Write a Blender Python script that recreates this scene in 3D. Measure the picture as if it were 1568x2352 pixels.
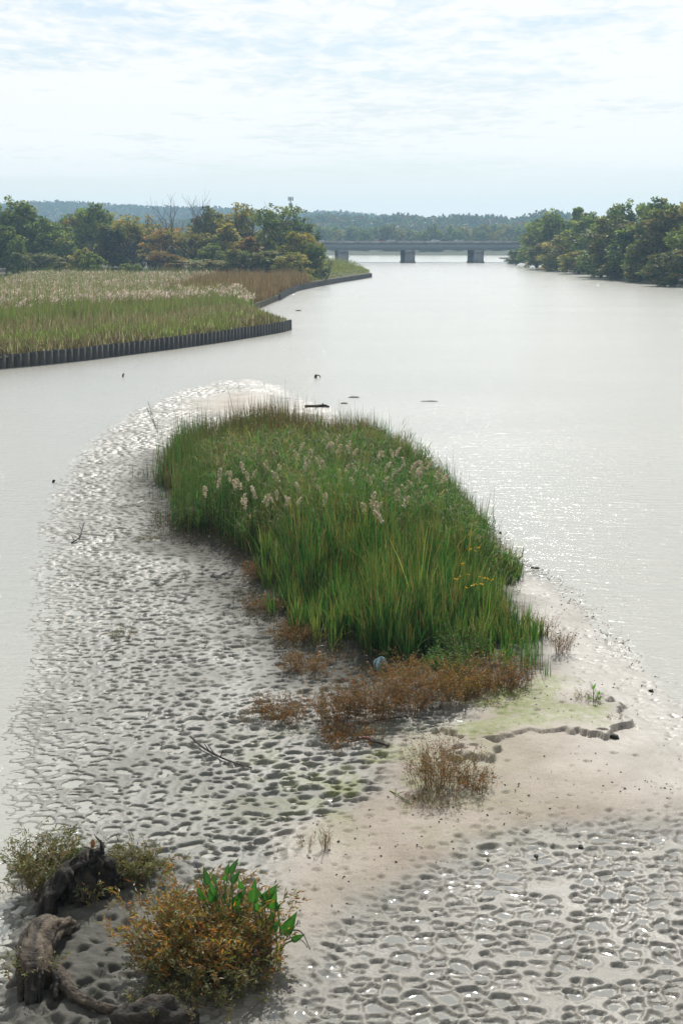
import bpy, math, random
import numpy as np
from mathutils import Vector, Matrix

for _o in list(bpy.data.objects):
    bpy.data.objects.remove(_o)
SC = bpy.context.scene
COL = SC.collection
RAD = math.radians
rng = np.random.default_rng(7)
random.seed(7)

# ------------------------------------------------------------------ camera
CAM_H = 11.0                       # height of the bridge parapet above the river
PITCH = math.atan((1176 - 552) / 3266.7)
cam_d = bpy.data.cameras.new('camera')
cam_d.sensor_fit = 'VERTICAL'
cam_d.sensor_height = 36.0
cam_d.sensor_width = 24.0
cam_d.lens = 50.0
cam_d.clip_start = 0.1
cam_d.clip_end = 20000.0
cam = bpy.data.objects.new('camera', cam_d)
cam.location = (0, 0, CAM_H)
cam.rotation_euler = (math.pi / 2 - PITCH, 0, 0)
COL.objects.link(cam)
SC.camera = cam

# ------------------------------------------------------------------ world, sun, exposure
SUN_EL, SUN_AZ = RAD(42), RAD(7)    # azimuth measured from +Y towards +X
world = bpy.data.worlds.new('World')
SC.world = world
world.use_nodes = True
wn, wl = world.node_tree.nodes, world.node_tree.links
wn.clear()
def wnode(t, **kw):
    n = wn.new(t)
    for k, v in kw.items():
        setattr(n, k, v)
    return n
def wmath(op, a, b=None, clamp=False):
    n = wn.new('ShaderNodeMath'); n.operation = op; n.use_clamp = clamp
    for i, v in enumerate((a, b)):
        if v is None: continue
        if isinstance(v, (int, float)): n.inputs[i].default_value = v
        else: wl.new(v, n.inputs[i])
    return n.outputs[0]
sky = wnode('ShaderNodeTexSky', sky_type='NISHITA', sun_disc=False, sun_elevation=SUN_EL, sun_rotation=SUN_AZ,
            altitude=0, air_density=1.0, dust_density=0.3, ozone_density=1.0)
tc = wnode('ShaderNodeTexCoord')
sep = wnode('ShaderNodeSeparateXYZ')
wl.new(tc.outputs['Generated'], sep.inputs[0])
zc = wmath('ADD', wmath('MAXIMUM', sep.outputs[2], 0.0), 0.022)
px_ = wmath('DIVIDE', sep.outputs[0], zc)
py_ = wmath('DIVIDE', sep.outputs[1], zc)
comb = wnode('ShaderNodeCombineXYZ')
wl.new(px_, comb.inputs[0]); wl.new(py_, comb.inputs[1])
def wnoise(scale, detail, rough, off, sx=1.0, sy=1.0, dist=0.0):
    m = wnode('ShaderNodeMapping')
    m.inputs['Location'].default_value = off
    m.inputs['Scale'].default_value = (sx, sy, 1)
    wl.new(comb.outputs[0], m.inputs[0])
    n = wnode('ShaderNodeTexNoise')
    n.inputs['Scale'].default_value = scale
    n.inputs['Detail'].default_value = detail
    n.inputs['Roughness'].default_value = rough
    n.inputs['Distortion'].default_value = dist
    wl.new(m.outputs[0], n.inputs['Vector'])
    return n.outputs['Fac']
SKY_BANDS = wnoise(0.22, 4, 0.55, (3.1, 5.7, 0), 1.0, 0.8)
SKY_FLECK = wnoise(7.0, 4, 0.6, (11.3, 2.2, 0), 1.0, 0.55, 0.5)
SKY_MID = wnoise(1.7, 4, 0.6, (7.7, 9.1, 0), 1.0, 0.6, 0.4)
# thickness of the cloud sheet: broad bands, broken into flecks
t = wmath('ADD', wmath('MULTIPLY', SKY_BANDS, 1.3), wmath('ADD', wmath('MULTIPLY', SKY_FLECK, 0.75), wmath('MULTIPLY', SKY_MID, 0.9)))
# a slant path through the sheet is longer near the horizon
path = wmath('MINIMUM', wmath('DIVIDE', 0.05, zc), 0.55)
cover = wmath('ADD', wmath('MULTIPLY', wmath('SUBTRACT', t, 1.475), 4.0), wmath('MULTIPLY', wmath('SUBTRACT', path, 0.4), 1.15))
cover = wmath('ADD', cover, 0.96, clamp=True)
# the sheet thins out into clear hazy air low over the horizon
low = wnode('ShaderNodeMapRange'); low.interpolation_type = 'SMOOTHSTEP'
low.inputs['From Min'].default_value = 0.030; low.inputs['From Max'].default_value = 0.062
lowz = wmath('ADD', sep.outputs[2], wmath('MULTIPLY', wmath('SUBTRACT', SKY_BANDS, 0.5), 0.045))
wl.new(lowz, low.inputs['Value'])
cover = wmath('MULTIPLY', cover, low.outputs[0])
cloud_rgb = wnode('ShaderNodeRGB'); cloud_rgb.outputs[0].default_value = (9.5, 9.45, 9.2, 1)
mix = wnode('ShaderNodeMix', data_type='RGBA')
wl.new(wmath('MULTIPLY', cover, 0.93), mix.inputs['Factor'])
veil = wnode('ShaderNodeMix', data_type='RGBA')     # thin high veil over all of the sky
wl.new(wmath('MINIMUM', wmath('DIVIDE', 0.08, zc), 0.74), veil.inputs['Factor'])
veil.inputs['B'].default_value = (7.5, 7.7, 7.6, 1)
wl.new(sky.outputs[0], veil.inputs['A'])
wl.new(veil.outputs['Result'], mix.inputs['A']); wl.new(cloud_rgb.outputs[0], mix.inputs['B'])
bg = wnode('ShaderNodeBackground'); bg.inputs['Strength'].default_value = 0.1
wl.new(mix.outputs['Result'], bg.inputs['Color'])
wo = wnode('ShaderNodeOutputWorld')
wl.new(bg.outputs[0], wo.inputs['Surface'])

sun_d = bpy.data.lights.new('sun', 'SUN')
sun_d.energy = 5.0
sun_d.angle = RAD(0.6)
sun_d.color = (1.0, 0.955, 0.88)
sun = bpy.data.objects.new('sun', sun_d)
SUNV = Vector((math.sin(SUN_AZ) * math.cos(SUN_EL), math.cos(SUN_AZ) * math.cos(SUN_EL), math.sin(SUN_EL)))
sun.rotation_euler = (-SUNV).to_track_quat('-Z', 'Y').to_euler()
sun.location = (0, 0, 60)
COL.objects.link(sun)

vs = SC.view_settings
vs.view_transform = 'Standard'
vs.look = 'None'
vs.exposure = 0.15
vs.gamma = 1.0
vs.use_curve_mapping = False
SC.cycles.max_bounces = 6
SC.cycles.diffuse_bounces = 3
SC.cycles.glossy_bounces = 3
SC.cycles.transmission_bounces = 3
SC.cycles.transparent_max_bounces = 8
SC.cycles.volume_bounces = 0
SC.cycles.use_denoising = True

# ------------------------------------------------------------------ helpers
_f = 3266.7
_cp, _sp = math.cos(PITCH), math.sin(PITCH)
def site(px, py, z=0.0):
    """survey: where the sight line through photo point (1568 x 2352 grid) meets the level z"""
    dx, dy = (px - 784) / _f, (1176 - py) / _f
    ry, rz = _cp + dy * _sp, -_sp + dy * _cp
    s = (z - CAM_H) / rz
    return Vector((dx * s, ry * s, z))
def site_d(px, py, D):
    """the point on that sight line at distance D along Y"""
    dx, dy = (px - 784) / _f, (1176 - py) / _f
    ry, rz = _cp + dy * _sp, -_sp + dy * _cp
    s = D / ry
    return Vector((dx * s, D, CAM_H + rz * s))
def poly(pts, z=0.0):
    return np.array([site(a, b, z)[:2] for a, b in pts])

def _hash(ix, iy, s):
    h = (ix.astype(np.int64) * 374761393 + iy.astype(np.int64) * 668265263 + s * 1274126177) & 0xffffffff
    h = ((h ^ (h >> 13)) * 1274126177) & 0xffffffff
    h = ((h ^ (h >> 16)) * 2246822519) & 0xffffffff
    return ((h ^ (h >> 15)) & 0xffffff) / float(0xffffff)
def vnoise(x, y, s=0):
    ix, iy = np.floor(x), np.floor(y)
    fx, fy = x - ix, y - iy
    ux, uy = fx * fx * (3 - 2 * fx), fy * fy * (3 - 2 * fy)
    a, b = _hash(ix, iy, s), _hash(ix + 1, iy, s)
    c, d = _hash(ix, iy + 1, s), _hash(ix + 1, iy + 1, s)
    return (a + (b - a) * ux) * (1 - uy) + (c + (d - c) * ux) * uy
def fbm(x, y, s=0, o=4):
    v, a, t = 0, 0.5, 0
    for i in range(o):
        v = v + a * vnoise(x * 2 ** i + 17.3 * i, y * 2 ** i - 9.1 * i, s + i); t += a; a *= 0.5
    return v / t
def sstep(a, b, x):
    t = np.clip((x - a) / (b - a), 0, 1)
    return t * t * (3 - 2 * t)
def sdist(P, x, y):
    """signed distance to a polygon, positive inside"""
    best = np.full(x.shape, 1e18); ins = np.zeros(x.shape, bool)
    n = len(P)
    for i in range(n):
        ax, ay = P[i]; bx, by = P[(i + 1) % n]
        ex, ey = bx - ax, by - ay
        t = np.clip(((x - ax) * ex + (y - ay) * ey) / (ex * ex + ey * ey + 1e-12), 0, 1)
        best = np.minimum(best, (x - ax - t * ex) ** 2 + (y - ay - t * ey) ** 2)
        if ay != by:
            c = ((ay > y) != (by > y)) & (x < (bx - ax) * (y - ay) / (by - ay) + ax)
            ins ^= c
    d = np.sqrt(best)
    return np.where(ins, d, -d)

def mesh_np(name, V, faces, mat=None, tint=None, attrs=None, smooth=False):
    """faces: list of int arrays (m,k)"""
    me = bpy.data.meshes.new(name)
    V = np.asarray(V, np.float32)
    me.vertices.add(len(V)); me.vertices.foreach_set('co', V.ravel())
    faces = [np.asarray(f, np.int32) for f in faces if len(f)]
    tot = sum(f.size for f in faces); npoly = sum(len(f) for f in faces)
    me.loops.add(tot); me.polygons.add(npoly)
    me.loops.foreach_set('vertex_index', np.concatenate([f.ravel() for f in faces]))
    st, o = [], 0
    for f in faces:
        st.append(o + np.arange(len(f)) * f.shape[1]); o += f.size
    me.polygons.foreach_set('loop_start', np.concatenate(st).astype(np.int32))
    me.update(calc_edges=True)
    if smooth:
        me.polygons.foreach_set('use_smooth', np.ones(npoly, bool))
    if tint is not None:
        a = me.attributes.new('tint', 'FLOAT_COLOR', 'POINT')
        c = np.ones((len(V), 4), np.float32); c[:, :3] = tint
        a.data.foreach_set('color', c.ravel())
    for k, v in (attrs or {}).items():
        a = me.attributes.new(k, 'FLOAT', 'POINT')
        a.data.foreach_set('value', np.asarray(v, np.float32).ravel())
    if mat: me.materials.append(mat)
    return me
def link(name, me, parent=None, loc=None, **props):
    o = bpy.data.objects.new(name, me)
    COL.objects.link(o)
    if parent is not None: o.parent = parent
    if loc is not None: o.location = loc
    for k, v in props.items():
        if v: o[k] = v
    return o
def thing(name, label, category, loc=(0, 0, 0), group=None, rz=0.0, scale=1.0):
    o = link(name, None, None, loc, label=label, category=category, group=group)
    o.rotation_euler = (0, 0, rz)
    o.scale = (scale,) * 3 if isinstance(scale, (int, float)) else scale
    o.empty_display_size = 0.2
    return o

class Geo:
    """collects vertices, faces and tints for one mesh"""
    def __init__(s): s.V, s.F, s.C, s.n = [], {}, [], 0
    def add(s, V, F, C=(1, 1, 1)):
        V = np.asarray(V, float); F = np.asarray(F, np.int64)
        s.V.append(V); s.F.setdefault(F.shape[1], []).append(F + s.n)
        C = np.asarray(C, float)
        s.C.append(np.broadcast_to(C, (len(V), 3)) if C.ndim == 1 else C)
        s.n += len(V)
    def mesh(s, name, mat, smooth=False):
        return mesh_np(name, np.concatenate(s.V), [np.concatenate(f) for f in s.F.values()], mat, np.concatenate(s.C), smooth=smooth)
    def box(s, c, d, rz=0.0, col=(1, 1, 1), taper=1.0, M=None):
        v = np.array([[x, y, z] for z in (-.5, .5) for y in (-.5, .5) for x in (-.5, .5)], float)
        v[4:, :2] *= taper
        v *= np.array(d, float)
        if M is not None: v = v @ np.array(M).T
        cs, sn = math.cos(rz), math.sin(rz)
        v = v @ np.array([[cs, sn, 0], [-sn, cs, 0], [0, 0, 1]])
        s.add(v + np.array(c, float), [[0, 2, 3, 1], [4, 5, 7, 6], [0, 1, 5, 4], [2, 6, 7, 3], [0, 4, 6, 2], [1, 3, 7, 5]], col)
    def tube(s, pts, radii, n=8, col=(1, 1, 1), wob=0.0, seed=0, cap=True, flat=1.0):
        pts = np.array([tuple(p) for p in pts], float); m = len(pts)
        radii = np.broadcast_to(np.asarray(radii, float), (m,))
        T = np.gradient(pts, axis=0); T /= np.linalg.norm(T, axis=1, keepdims=True) + 1e-9
        ref = np.array([0, 0, 1.0]) if abs(T[:, 2]).mean() < 0.8 else np.array([1.0, 0, 0])
        A = np.cross(T, ref); A /= np.linalg.norm(A, axis=1, keepdims=True) + 1e-9
        B = np.cross(A, T)
        th = np.arange(n) / n * 2 * math.pi
        R = radii[:, None] * np.ones((1, n))
        if wob:
            kk = np.concatenate([[0], np.cumsum(np.linalg.norm(np.diff(pts, axis=0), axis=1))])[:, None] / max(radii.mean(), .02)
            ct, st = np.cos(th)[None], np.sin(th)[None]
            w1 = fbm(ct * 1.3 + kk * .9 + 5.3 * seed, st * 1.3 + kk * .5, seed, 3) - .5
            w2 = fbm(ct * 4.5 + 3 + 0 * kk, kk * .35 + 4.5 * st, seed + 9, 4) - .5
            gr = fbm(ct * 6 + kk * .06 + seed, st * 6 + kk * .05, seed + 20, 4) * .7 + fbm(ct * 2 + kk * .8, st * 2 - kk * .5, seed + 31, 3) * .3
            col = (np.array(col)[None, None] * (.25 + 1.5 * sstep(.3, .7, gr))[..., None]).reshape(-1, 3)
            R = R * (1 + .16 * (fbm(ct * 6 + kk * .06 + seed, st * 6 + kk * .05, seed + 20, 4) - .5) * 2)
            R = R * (1 + wob * 1.9 * w1 + wob * 1.0 * (np.abs(w2) * 2.4 - .45))
        V = pts[:, None] + A[:, None] * (np.cos(th)[None, :, None] * R[..., None]) + B[:, None] * (np.sin(th)[None, :, None] * R[..., None] * flat)
        F = [[i * n + j, i * n + (j + 1) % n, (i + 1) * n + (j + 1) % n, (i + 1) * n + j] for i in range(m - 1) for j in range(n)]
        V = V.reshape(-1, 3)
        k = s.n
        s.add(V, F, col)
        if cap:
            for i, o in ((0, 0), (m - 1, (m - 1) * n)):
                s.add(np.vstack([V[o:o + n], pts[i]]), [[j, (j + 1) % n, n] for j in range(n)], np.asarray(col) if np.ndim(col) == 1 else np.asarray(col).mean(0))

def curve_pts(ctrl, n=24):
    """smooth (Catmull-Rom) points through control points with radius as last value"""
    c = np.array([tuple(p) for p in ctrl], float)
    c = np.vstack([2 * c[0] - c[1], c, 2 * c[-1] - c[-2]])
    out = []
    m = len(c) - 3
    for i in range(m):
        k = max(2, n // m)
        for t in np.linspace(0, 1, k, endpoint=(i == m - 1)):
            a, b, d, e = c[i:i + 4]
            out.append(.5 * ((2 * b) + (d - a) * t + (2 * a - 5 * b + 4 * d - e) * t * t + (3 * b - a - 3 * d + e) * t ** 3))
    return np.array(out)

def blades(base, h, w, az, lean, col, tip=None, segs=3, face=None, droop=0.0):
    """many tapering leaf blades. base (N,3); lean = horizontal reach / height"""
    N = len(base)
    h, w, az, lean = [np.broadcast_to(np.asarray(a, float), (N,)) for a in (h, w, az, lean)]
    face = rng.uniform(0, 2 * math.pi, N) if face is None else face
    d = np.stack([np.cos(az), np.sin(az), np.zeros(N)], 1)
    s = np.stack([np.cos(face), np.sin(face), np.zeros(N)], 1)
    col = np.broadcast_to(np.asarray(col, float), (N, 3)); tip = col if tip is None else np.broadcast_to(np.asarray(tip, float), (N, 3))
    V, C = [], []
    for k in range(segs + 1):
        t = k / segs
        hh = h * (t - 0.5 * np.minimum(lean, 1.2) ** 2 * t * t - droop * t ** 3)
        c = base + d * (h * lean * (0.35 * t + 0.65 * t * t))[:, None]
        c = c + np.stack([np.zeros(N), np.zeros(N), hh], 1)
        hw = w * .5 * (1 - t ** 1.6 * 0.92) * (0.75 if k == 0 else 1)
        V += [c - s * hw[:, None], c + s * hw[:, None]]
        cc = col + (tip - col) * max(0, (t - .45) / .55)
        C += [cc, cc]
    V = np.stack(V, 1).reshape(-1, 3); C = np.stack(C, 1).reshape(-1, 3)
    m = 2 * (segs + 1)
    o = (np.arange(N) * m)[:, None]
    F = np.concatenate([o + np.array([[2 * k, 2 * k + 1, 2 * k + 3, 2 * k + 2]]) for k in range(segs)])
    return V, F, C
def leaves(pos, dirs, L, W, col):
    """small pointed leaves, one bent quad each"""
    N = len(pos)
    L, W = [np.broadcast_to(np.asarray(a, float), (N,))[:, None] for a in (L, W)]
    dirs = dirs / (np.linalg.norm(dirs, axis=1, keepdims=True) + 1e-9)
    r = rng.normal(size=(N, 3)); sd = np.cross(dirs, r); sd /= np.linalg.norm(sd, axis=1, keepdims=True) + 1e-9
    up = np.cross(sd, dirs)
    m = pos + dirs * L * .45
    V = np.stack([pos, m + sd * W * .5 + up * W * .15, pos + dirs * L, m - sd * W * .5 + up * W * .15], 1).reshape(-1, 3)
    F = (np.arange(N) * 4)[:, None] + np.arange(4)[None]
    return V, F, np.repeat(np.broadcast_to(np.asarray(col, float), (N, 3)), 4, 0)
def jit(col, n, amt=0.25, hue=0.1):
    c = np.asarray(col, float)[None] * np.exp(rng.normal(0, amt, (n, 1))) * np.exp(rng.normal(0, hue, (n, 3)))
    return np.clip(c, 0.004, 0.95)
def pick(cols, n, p=None):
    c = np.array(cols, float)
    return c[rng.choice(len(c), n, p=p)]

# ------------------------------------------------------------------ materials
def new_mat(name):
    m = bpy.data.materials.new(name); m.use_nodes = True
    m.node_tree.nodes.clear()
    return m
class NT:
    def __init__(s, m): s.t = m.node_tree; s.n = s.t.nodes; s.l = s.t.links
    def node(s, t, ins=None, **kw):
        n = s.n.new(t)
        for k, v in kw.items(): setattr(n, k, v)
        for k, v in (ins or {}).items():
            if isinstance(v, bpy.types.NodeSocket): s.l.new(v, n.inputs[k])
            else: n.inputs[k].default_value = v
        return n
    def math(s, op, a, b=0.0, clamp=False):
        n = s.node('ShaderNodeMath', {0: a, 1: b}); n.operation = op; n.use_clamp = clamp
        return n.outputs[0]
    def mix(s, f, a, b, blend='MIX'):
        n = s.n.new('ShaderNodeMix'); n.data_type = 'RGBA'; n.blend_type = blend
        for i, v in ((0, f), (6, a), (7, b)):
            if isinstance(v, bpy.types.NodeSocket): s.l.new(v, n.inputs[i])
            else: n.inputs[i].default_value = v if i == 0 else (*v, 1)
        return n.outputs[2]
    def noise(s, vec, scale, detail=3, rough=.5, dist=0.0):
        n = s.node('ShaderNodeTexNoise', {'Scale': scale, 'Detail': detail, 'Roughness': rough, 'Distortion': dist})
        s.l.new(vec, n.inputs['Vector']); return n.outputs['Fac']
    def ramp(s, v, a, b):
        n = s.node('ShaderNodeMapRange', {'Value': v, 'From Min': a, 'From Max': b}); n.clamp = True
        return n.outputs[0]
    def scaled(s, vec, sc, loc=(0, 0, 0), rot=(0, 0, 0)):
        n = s.node('ShaderNodeMapping', {'Vector': vec, 'Scale': sc, 'Location': loc, 'Rotation': rot}); return n.outputs[0]
    def attr(s, name): return s.node('ShaderNodeAttribute', attribute_name=name)
    def out(s, sh): 
        o = s.n.new('ShaderNodeOutputMaterial'); s.l.new(sh, o.inputs['Surface'])
    def pos(s): return s.node('ShaderNodeNewGeometry').outputs['Position']
    def bump(s, h, strength, dist): 
        return s.node('ShaderNodeBump', {'Height': h, 'Strength': strength, 'Distance': dist}).outputs[0]

def leaf_mat(name, trans=0.45, rough=0.5, spec=0.35, warm=(1.3, 1.3, 0.7)):
    """thin leaf: tint per leaf, some light passes through"""
    m = new_mat(name); t = NT(m)
    c = t.attr('tint').outputs['Color']
    oi = t.node('ShaderNodeObjectInfo')
    c = t.mix(1.0, c, oi.outputs['Color'], 'MULTIPLY')
    p = t.node('ShaderNodeBsdfPrincipled', {'Base Color': c, 'Roughness': rough, 'Specular IOR Level': spec})
    tc_ = t.mix(1.0, c, warm, 'MULTIPLY')
    tr = t.node('ShaderNodeBsdfTranslucent', {'Color': tc_})
    mx = t.node('ShaderNodeMixShader', {'Fac': trans, 1: p.outputs[0], 2: tr.outputs[0]})
    t.out(mx.outputs[0]); return m
def tint_mat(name, rough=0.8, scale=6.0, var=0.35, bump=0.3, bdist=0.02, spec=0.3, metal=0.0, stretch=(1, 1, 1)):
    """solid surface: tint attribute x object colour, worn by noise"""
    m = new_mat(name); t = NT(m)
    oi = t.node('ShaderNodeObjectInfo')
    c = t.mix(1.0, t.attr('tint').outputs['Color'], oi.outputs['Color'], 'MULTIPLY')
    pos = t.scaled(t.node('ShaderNodeTexCoord').outputs['Object'], stretch)
    n = t.noise(pos, scale, 5, .6)
    k = t.ramp(n, .25, .75)
    c = t.mix(k, t.mix(1.0, c, (1 - var,) * 3, 'MULTIPLY'), t.mix(1.0, c, (1 + var * .6,) * 3, 'MULTIPLY'))
    p = t.node('ShaderNodeBsdfPrincipled', {'Base Color': c, 'Roughness': rough, 'Specular IOR Level': spec, 'Metallic': metal,
               'Normal': t.bump(n, bump, bdist)})
    t.out(p.outputs[0]); return m
M_LEAF = leaf_mat('leaf', .45)
M_REED = leaf_mat('reed_blade', .40, .6, .2, (1.0, 1.2, .65))
M_TREE = leaf_mat('tree_foliage', .42, .6, .25)
M_DRY = leaf_mat('dry_plume', .5, .8, .1, (1.1, 1.05, 1.0))
M_BARK = tint_mat('bark', .9, 3.0, .5, .6, .03, stretch=(1, 1, .25))
M_WOOD = tint_mat('driftwood', .8, 9.0, .75, 1.0, .06, stretch=(1, 1, 1.6))
M_CONC = tint_mat('concrete', .85, .35, .45, .2, .03, stretch=(1, 1, .4))
M_STEEL = tint_mat('weathered_steel', .6, 1.5, .35, .3, .02)
M_PAINT = tint_mat('car_paint', .3, 2.0, .08, .0, .01, .5)
M_PLAIN = tint_mat('plain', .6, 8.0, .15, .1, .005)
# ------------------------------------------------------------------ the mudflat
SHORE = poly([(-150, 2700), (-60, 2400), (-20, 2290), (30, 2240), (40, 2150), (60, 2090), (40, 2010), (20, 1900), (22, 1750), (32, 1620), (50, 1480), (68, 1350),
              (85, 1250), (108, 1140), (160, 1050), (215, 1000), (295, 950), (400, 900), (500, 874), (570, 868), (640, 884), (690, 908), (760, 934),
              (840, 990), (940, 1060), (1040, 1130), (1112, 1192), (1145, 1226), (1205, 1282), (1275, 1322), (1312, 1352), (1382, 1402),
              (1452, 1462), (1522, 1522), (1600, 1590), (1800, 1720), (2300, 1950), (3200, 2500), (2600, 2900), (800, 3000)])
ISLE = poly([(402, 1200), (378, 1100), (390, 1062), (450, 1040), (540, 1022), (640, 1030), (740, 1035), (880, 1020), (955, 1088), (1050, 1150), (1104, 1200),
             (1125, 1235), (1165, 1310), (1190, 1400), (1208, 1500), (1155, 1545), (1060, 1548), (950, 1538), (830, 1545), (750, 1505), (690, 1450),
             (620, 1400), (580, 1310), (520, 1270), (440, 1245)])
SAND = poly([(1110, 1190), (1215, 1300), (1330, 1385), (1500, 1525), (1800, 1760), (1900, 1850), (1568, 1872), (1350, 1925), (1100, 1985), (950, 2080), (770, 2210),
             (660, 2400), (600, 2600), (540, 2500), (560, 2300), (600, 2160), (610, 2040), (660, 1930), (790, 1880), (880, 1830), (900, 1720), (1050, 1660),
             (1170, 1560), (1195, 1450), (1150, 1300)])
RIGHT = poly([(640, 2440), (740, 2275), (880, 2150), (1000, 2075), (1150, 1995), (1350, 1935), (1568, 1885), (2200, 1800), (3000, 2500), (2500, 2900), (700, 2900)])
TERR = poly([(1065, 1772), (1100, 1772), (1122, 1740), (1150, 1716), (1200, 1702), (1280, 1690), (1345, 1706), (1420, 1692), (1442, 1664), (1400, 1630), (1330, 1590),
             (1230, 1565), (1195, 1500), (1130, 1500), (1060, 1600), (1020, 1690)])
LOGZ = poly([(30, 2100), (90, 1990), (250, 1950), (380, 1990), (400, 2100), (360, 2300), (380, 2500), (0, 2500)])

def pits(x, y, cell, seed, rmin, rmax, wall, prob=1.0, ax=1.0, ay=1.0, ridge=0.0, rmul=1.0):
    """profile of scattered pits: fill 0..1 (1 = flat floor), random value of the pit, rim 0..1"""
    u, v = x / (cell * ax), y / (cell * ay)
    iu, iv = np.floor(u), np.floor(v)
    best = np.full(x.shape, -1e9); rnd = np.zeros(x.shape); sec = np.full(x.shape, -1e9)
    for di in (-1, 0, 1):
        for dj in (-1, 0, 1):
            a, b = iu + di, iv + dj
            cx = (a + .5 + (_hash(a, b, seed) - .5) * .9) * cell * ax
            cy = (b + .5 + (_hash(a, b, seed + 1) - .5) * .9) * cell * ay
            r = rmin + (rmax - rmin) * _hash(a, b, seed + 2) ** 1.5
            r = r * rmul
            on = _hash(a, b, seed + 3) < prob
            d = r - np.hypot((x - cx) / ax, (y - cy) / ay)
            d = np.where(on, d, -1e9)
            m = d > best
            sec = np.where(m, best, np.maximum(sec, d))
            best = np.where(m, d, best); rnd = np.where(m, _hash(a, b, seed + 4), rnd)
    if ridge: best = np.minimum(best, (best - sec) * .5 - ridge)
    fill = sstep(-wall * .5, wall, best)
    rim = np.exp(-((best + wall * .9) / (wall * .9)) ** 2)
    return fill, rnd, rim, sstep(wall * 1.1, wall * 2.2, best)

def mud(x, y, full=True):
    """height of the mud surface, and surface attributes"""
    wx = x + (fbm(x * .25, y * .25, 50) - .5) * 2.2 + (fbm(x * 1.5, y * 1.5, 60, 3) - .5) * .5
    wy = y + (fbm(x * .25, y * .25, 70) - .5) * 3.0 + (fbm(x * 1.5, y * 1.5, 80, 3) - .5) * .6
    wxs = x + (fbm(x * .35, y * .35, 55, 4) - .5) * .8
    wys = y + (fbm(x * .35, y * .35, 75, 4) - .5) * 1.2
    d = sdist(SHORE, wxs, wys)
    isle = sstep(-.8, 2.5, sdist(ISLE, x, y))
    sand = sstep(-.9, 1.1, sdist(SAND, wx, wy))
    right = sstep(-.9, .9, sdist(RIGHT, wx, wy))
    logz = sstep(-.8, .8, sdist(LOGZ, wx, wy))
    h = np.where(d > 0, -.015 + .155 * (1 - np.exp(-np.maximum(d, 0) / 6.0)), np.maximum(-1.2, -.015 + d * .06))
    h = h + sand * .12 * sstep(0, 4, d) + isle * .22 + logz * .15
    h = h * (1 - right * .35) + right * .05
    h = h + (fbm(x * .6, y * .6, 9, 3) - .5) * .05 * (1 - right * .6) * sstep(-1, 3, d)
    if not full: return h
    wt = 1 - sstep(.1, .9, sand)
    tip = np.exp(-(((x - TIP[0]) / 4.5) ** 2 + ((y - TIP[1]) / 7.0) ** 2) ** 2)
    lft = np.clip((1 - tip) * wt * (1 - right) * (1 - isle) * (1 - logz), 0, 1)
    # grazed pits of the left flat
    mod = .45 + .75 * fbm(x * .35, y * .35, 21, 3)
    p1, r1, m1, _ = pits(x + .30 * (fbm(x * 2, y * 2, 33, 3) - .5), y + .30 * (fbm(x * 2, y * 2, 34, 3) - .5), .235, 101, .035, .12, .048, .92, 1.3, .95, 0.0, .70 + .75 * fbm(x * .45, y * .45, 23, 3))
    dep = (.082 + .088 * r1) * mod
    hole_l = lft * (p1 * dep - m1 * .016)
    # crisp flat-floored pits of the right flat
    ex = (fbm(x * 9, y * 9, 37, 2) - .5) * .06
    p2, r2, m2, in2 = pits(x + ex + .22 * (fbm(x * 2.6, y * 2.6, 35, 3) - .5), y + .22 * (fbm(x * 2.6, y * 2.6, 36, 3) - .5), .26, 201, .10, .215, .030, .96, 1.3, 1.0, .012, .75 + .6 * fbm(x * .5, y * .5, 24, 3))
    hole_r = right * (p2 * (.030 + .024 * r2) - m2 * .016)
    # deep trodden holes by the log
    p3, r3, m3, _ = pits(x + .3 * (fbm(x * 3, y * 3, 48, 3) - .5), y + .3 * (fbm(x * 3, y * 3, 49, 3) - .5), .36, 301, .06, .17, .09, .85)
    lump = (fbm(x * 2.2, y * 2.2, 44, 4) - .5) * .16
    hole_g = logz * (p3 * (.08 + .09 * r3) * (.4 + fbm(x * 1.1, y * 1.1, 45, 2)) - lump * .9 - (fbm(x * 6, y * 6, 47, 3) - .5) * .06)
    # prints and worm holes in the sand
    near = sstep(.15, .8, sand) * (1 - right)
    p4, r4, m4, _ = pits(x, y, .55, 401, .02, .085, .05, .35)
    edge = np.clip(1 - np.abs(sdist(SAND, wx, wy)) / 2.6, 0, 1)
    p5, r5, m5, _ = pits(x, y, .34, 501, .03, .10, .05, .75)
    hole_s = near * p4 * .05 + near * edge * p5 * .055
    h = h - hole_l - hole_r - hole_g - hole_s
    # little ledge where the algae terrace is undercut
    td = sdist(TERR, x + (fbm(x * 2.2, y * 2.2, 61, 5) - .5) * 1.3, y + (fbm(x * 2.2, y * 2.2, 62, 5) - .5) * 1.3)
    terr = sstep(-.04, .05, td)
    h = h + terr * .13 * sstep(.0, .3, fbm(x * .5, y * .5, 63, 2) - .15)
    h = h + (fbm(x * 5, y * 5, 13, 3) - .5) * .024 + (fbm(x * 13, y * 13, 14, 2) - .5) * .010 * (1 - right * p2) * (y < 30) * np.clip(1 - right * .5, 0, 1)
    pool = np.clip(lft * (p1 > .97) * (r1 > .42) + right * in2, 0, 1)
    pool = np.maximum(pool, logz * (p3 > .97) * (r3 > .9))
    algae = sstep(.0, .6, td) * sstep(.38, .52, fbm(x * .9, y * .9, 64, 4)) 
    g2 = np.exp(-((x - GREEN[0]) ** 2 / 6.0 + (y - GREEN[1]) ** 2 / 9.0)) * sstep(.42, .6, fbm(x * 1.1, y * 1.1, 65, 4)) * .8
    dirt_vignette = np.clip(isle + (1 - sstep(0, 3.6, -sdist(ISLE, wx, wy))) * (1 - sand * .8) * .85 + logz * .8, 0, 1)  # dirt round island and logs; log zone also painted darker as corner vignette
    damp = 1 - sstep(1.0, 6.5, d)
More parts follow.
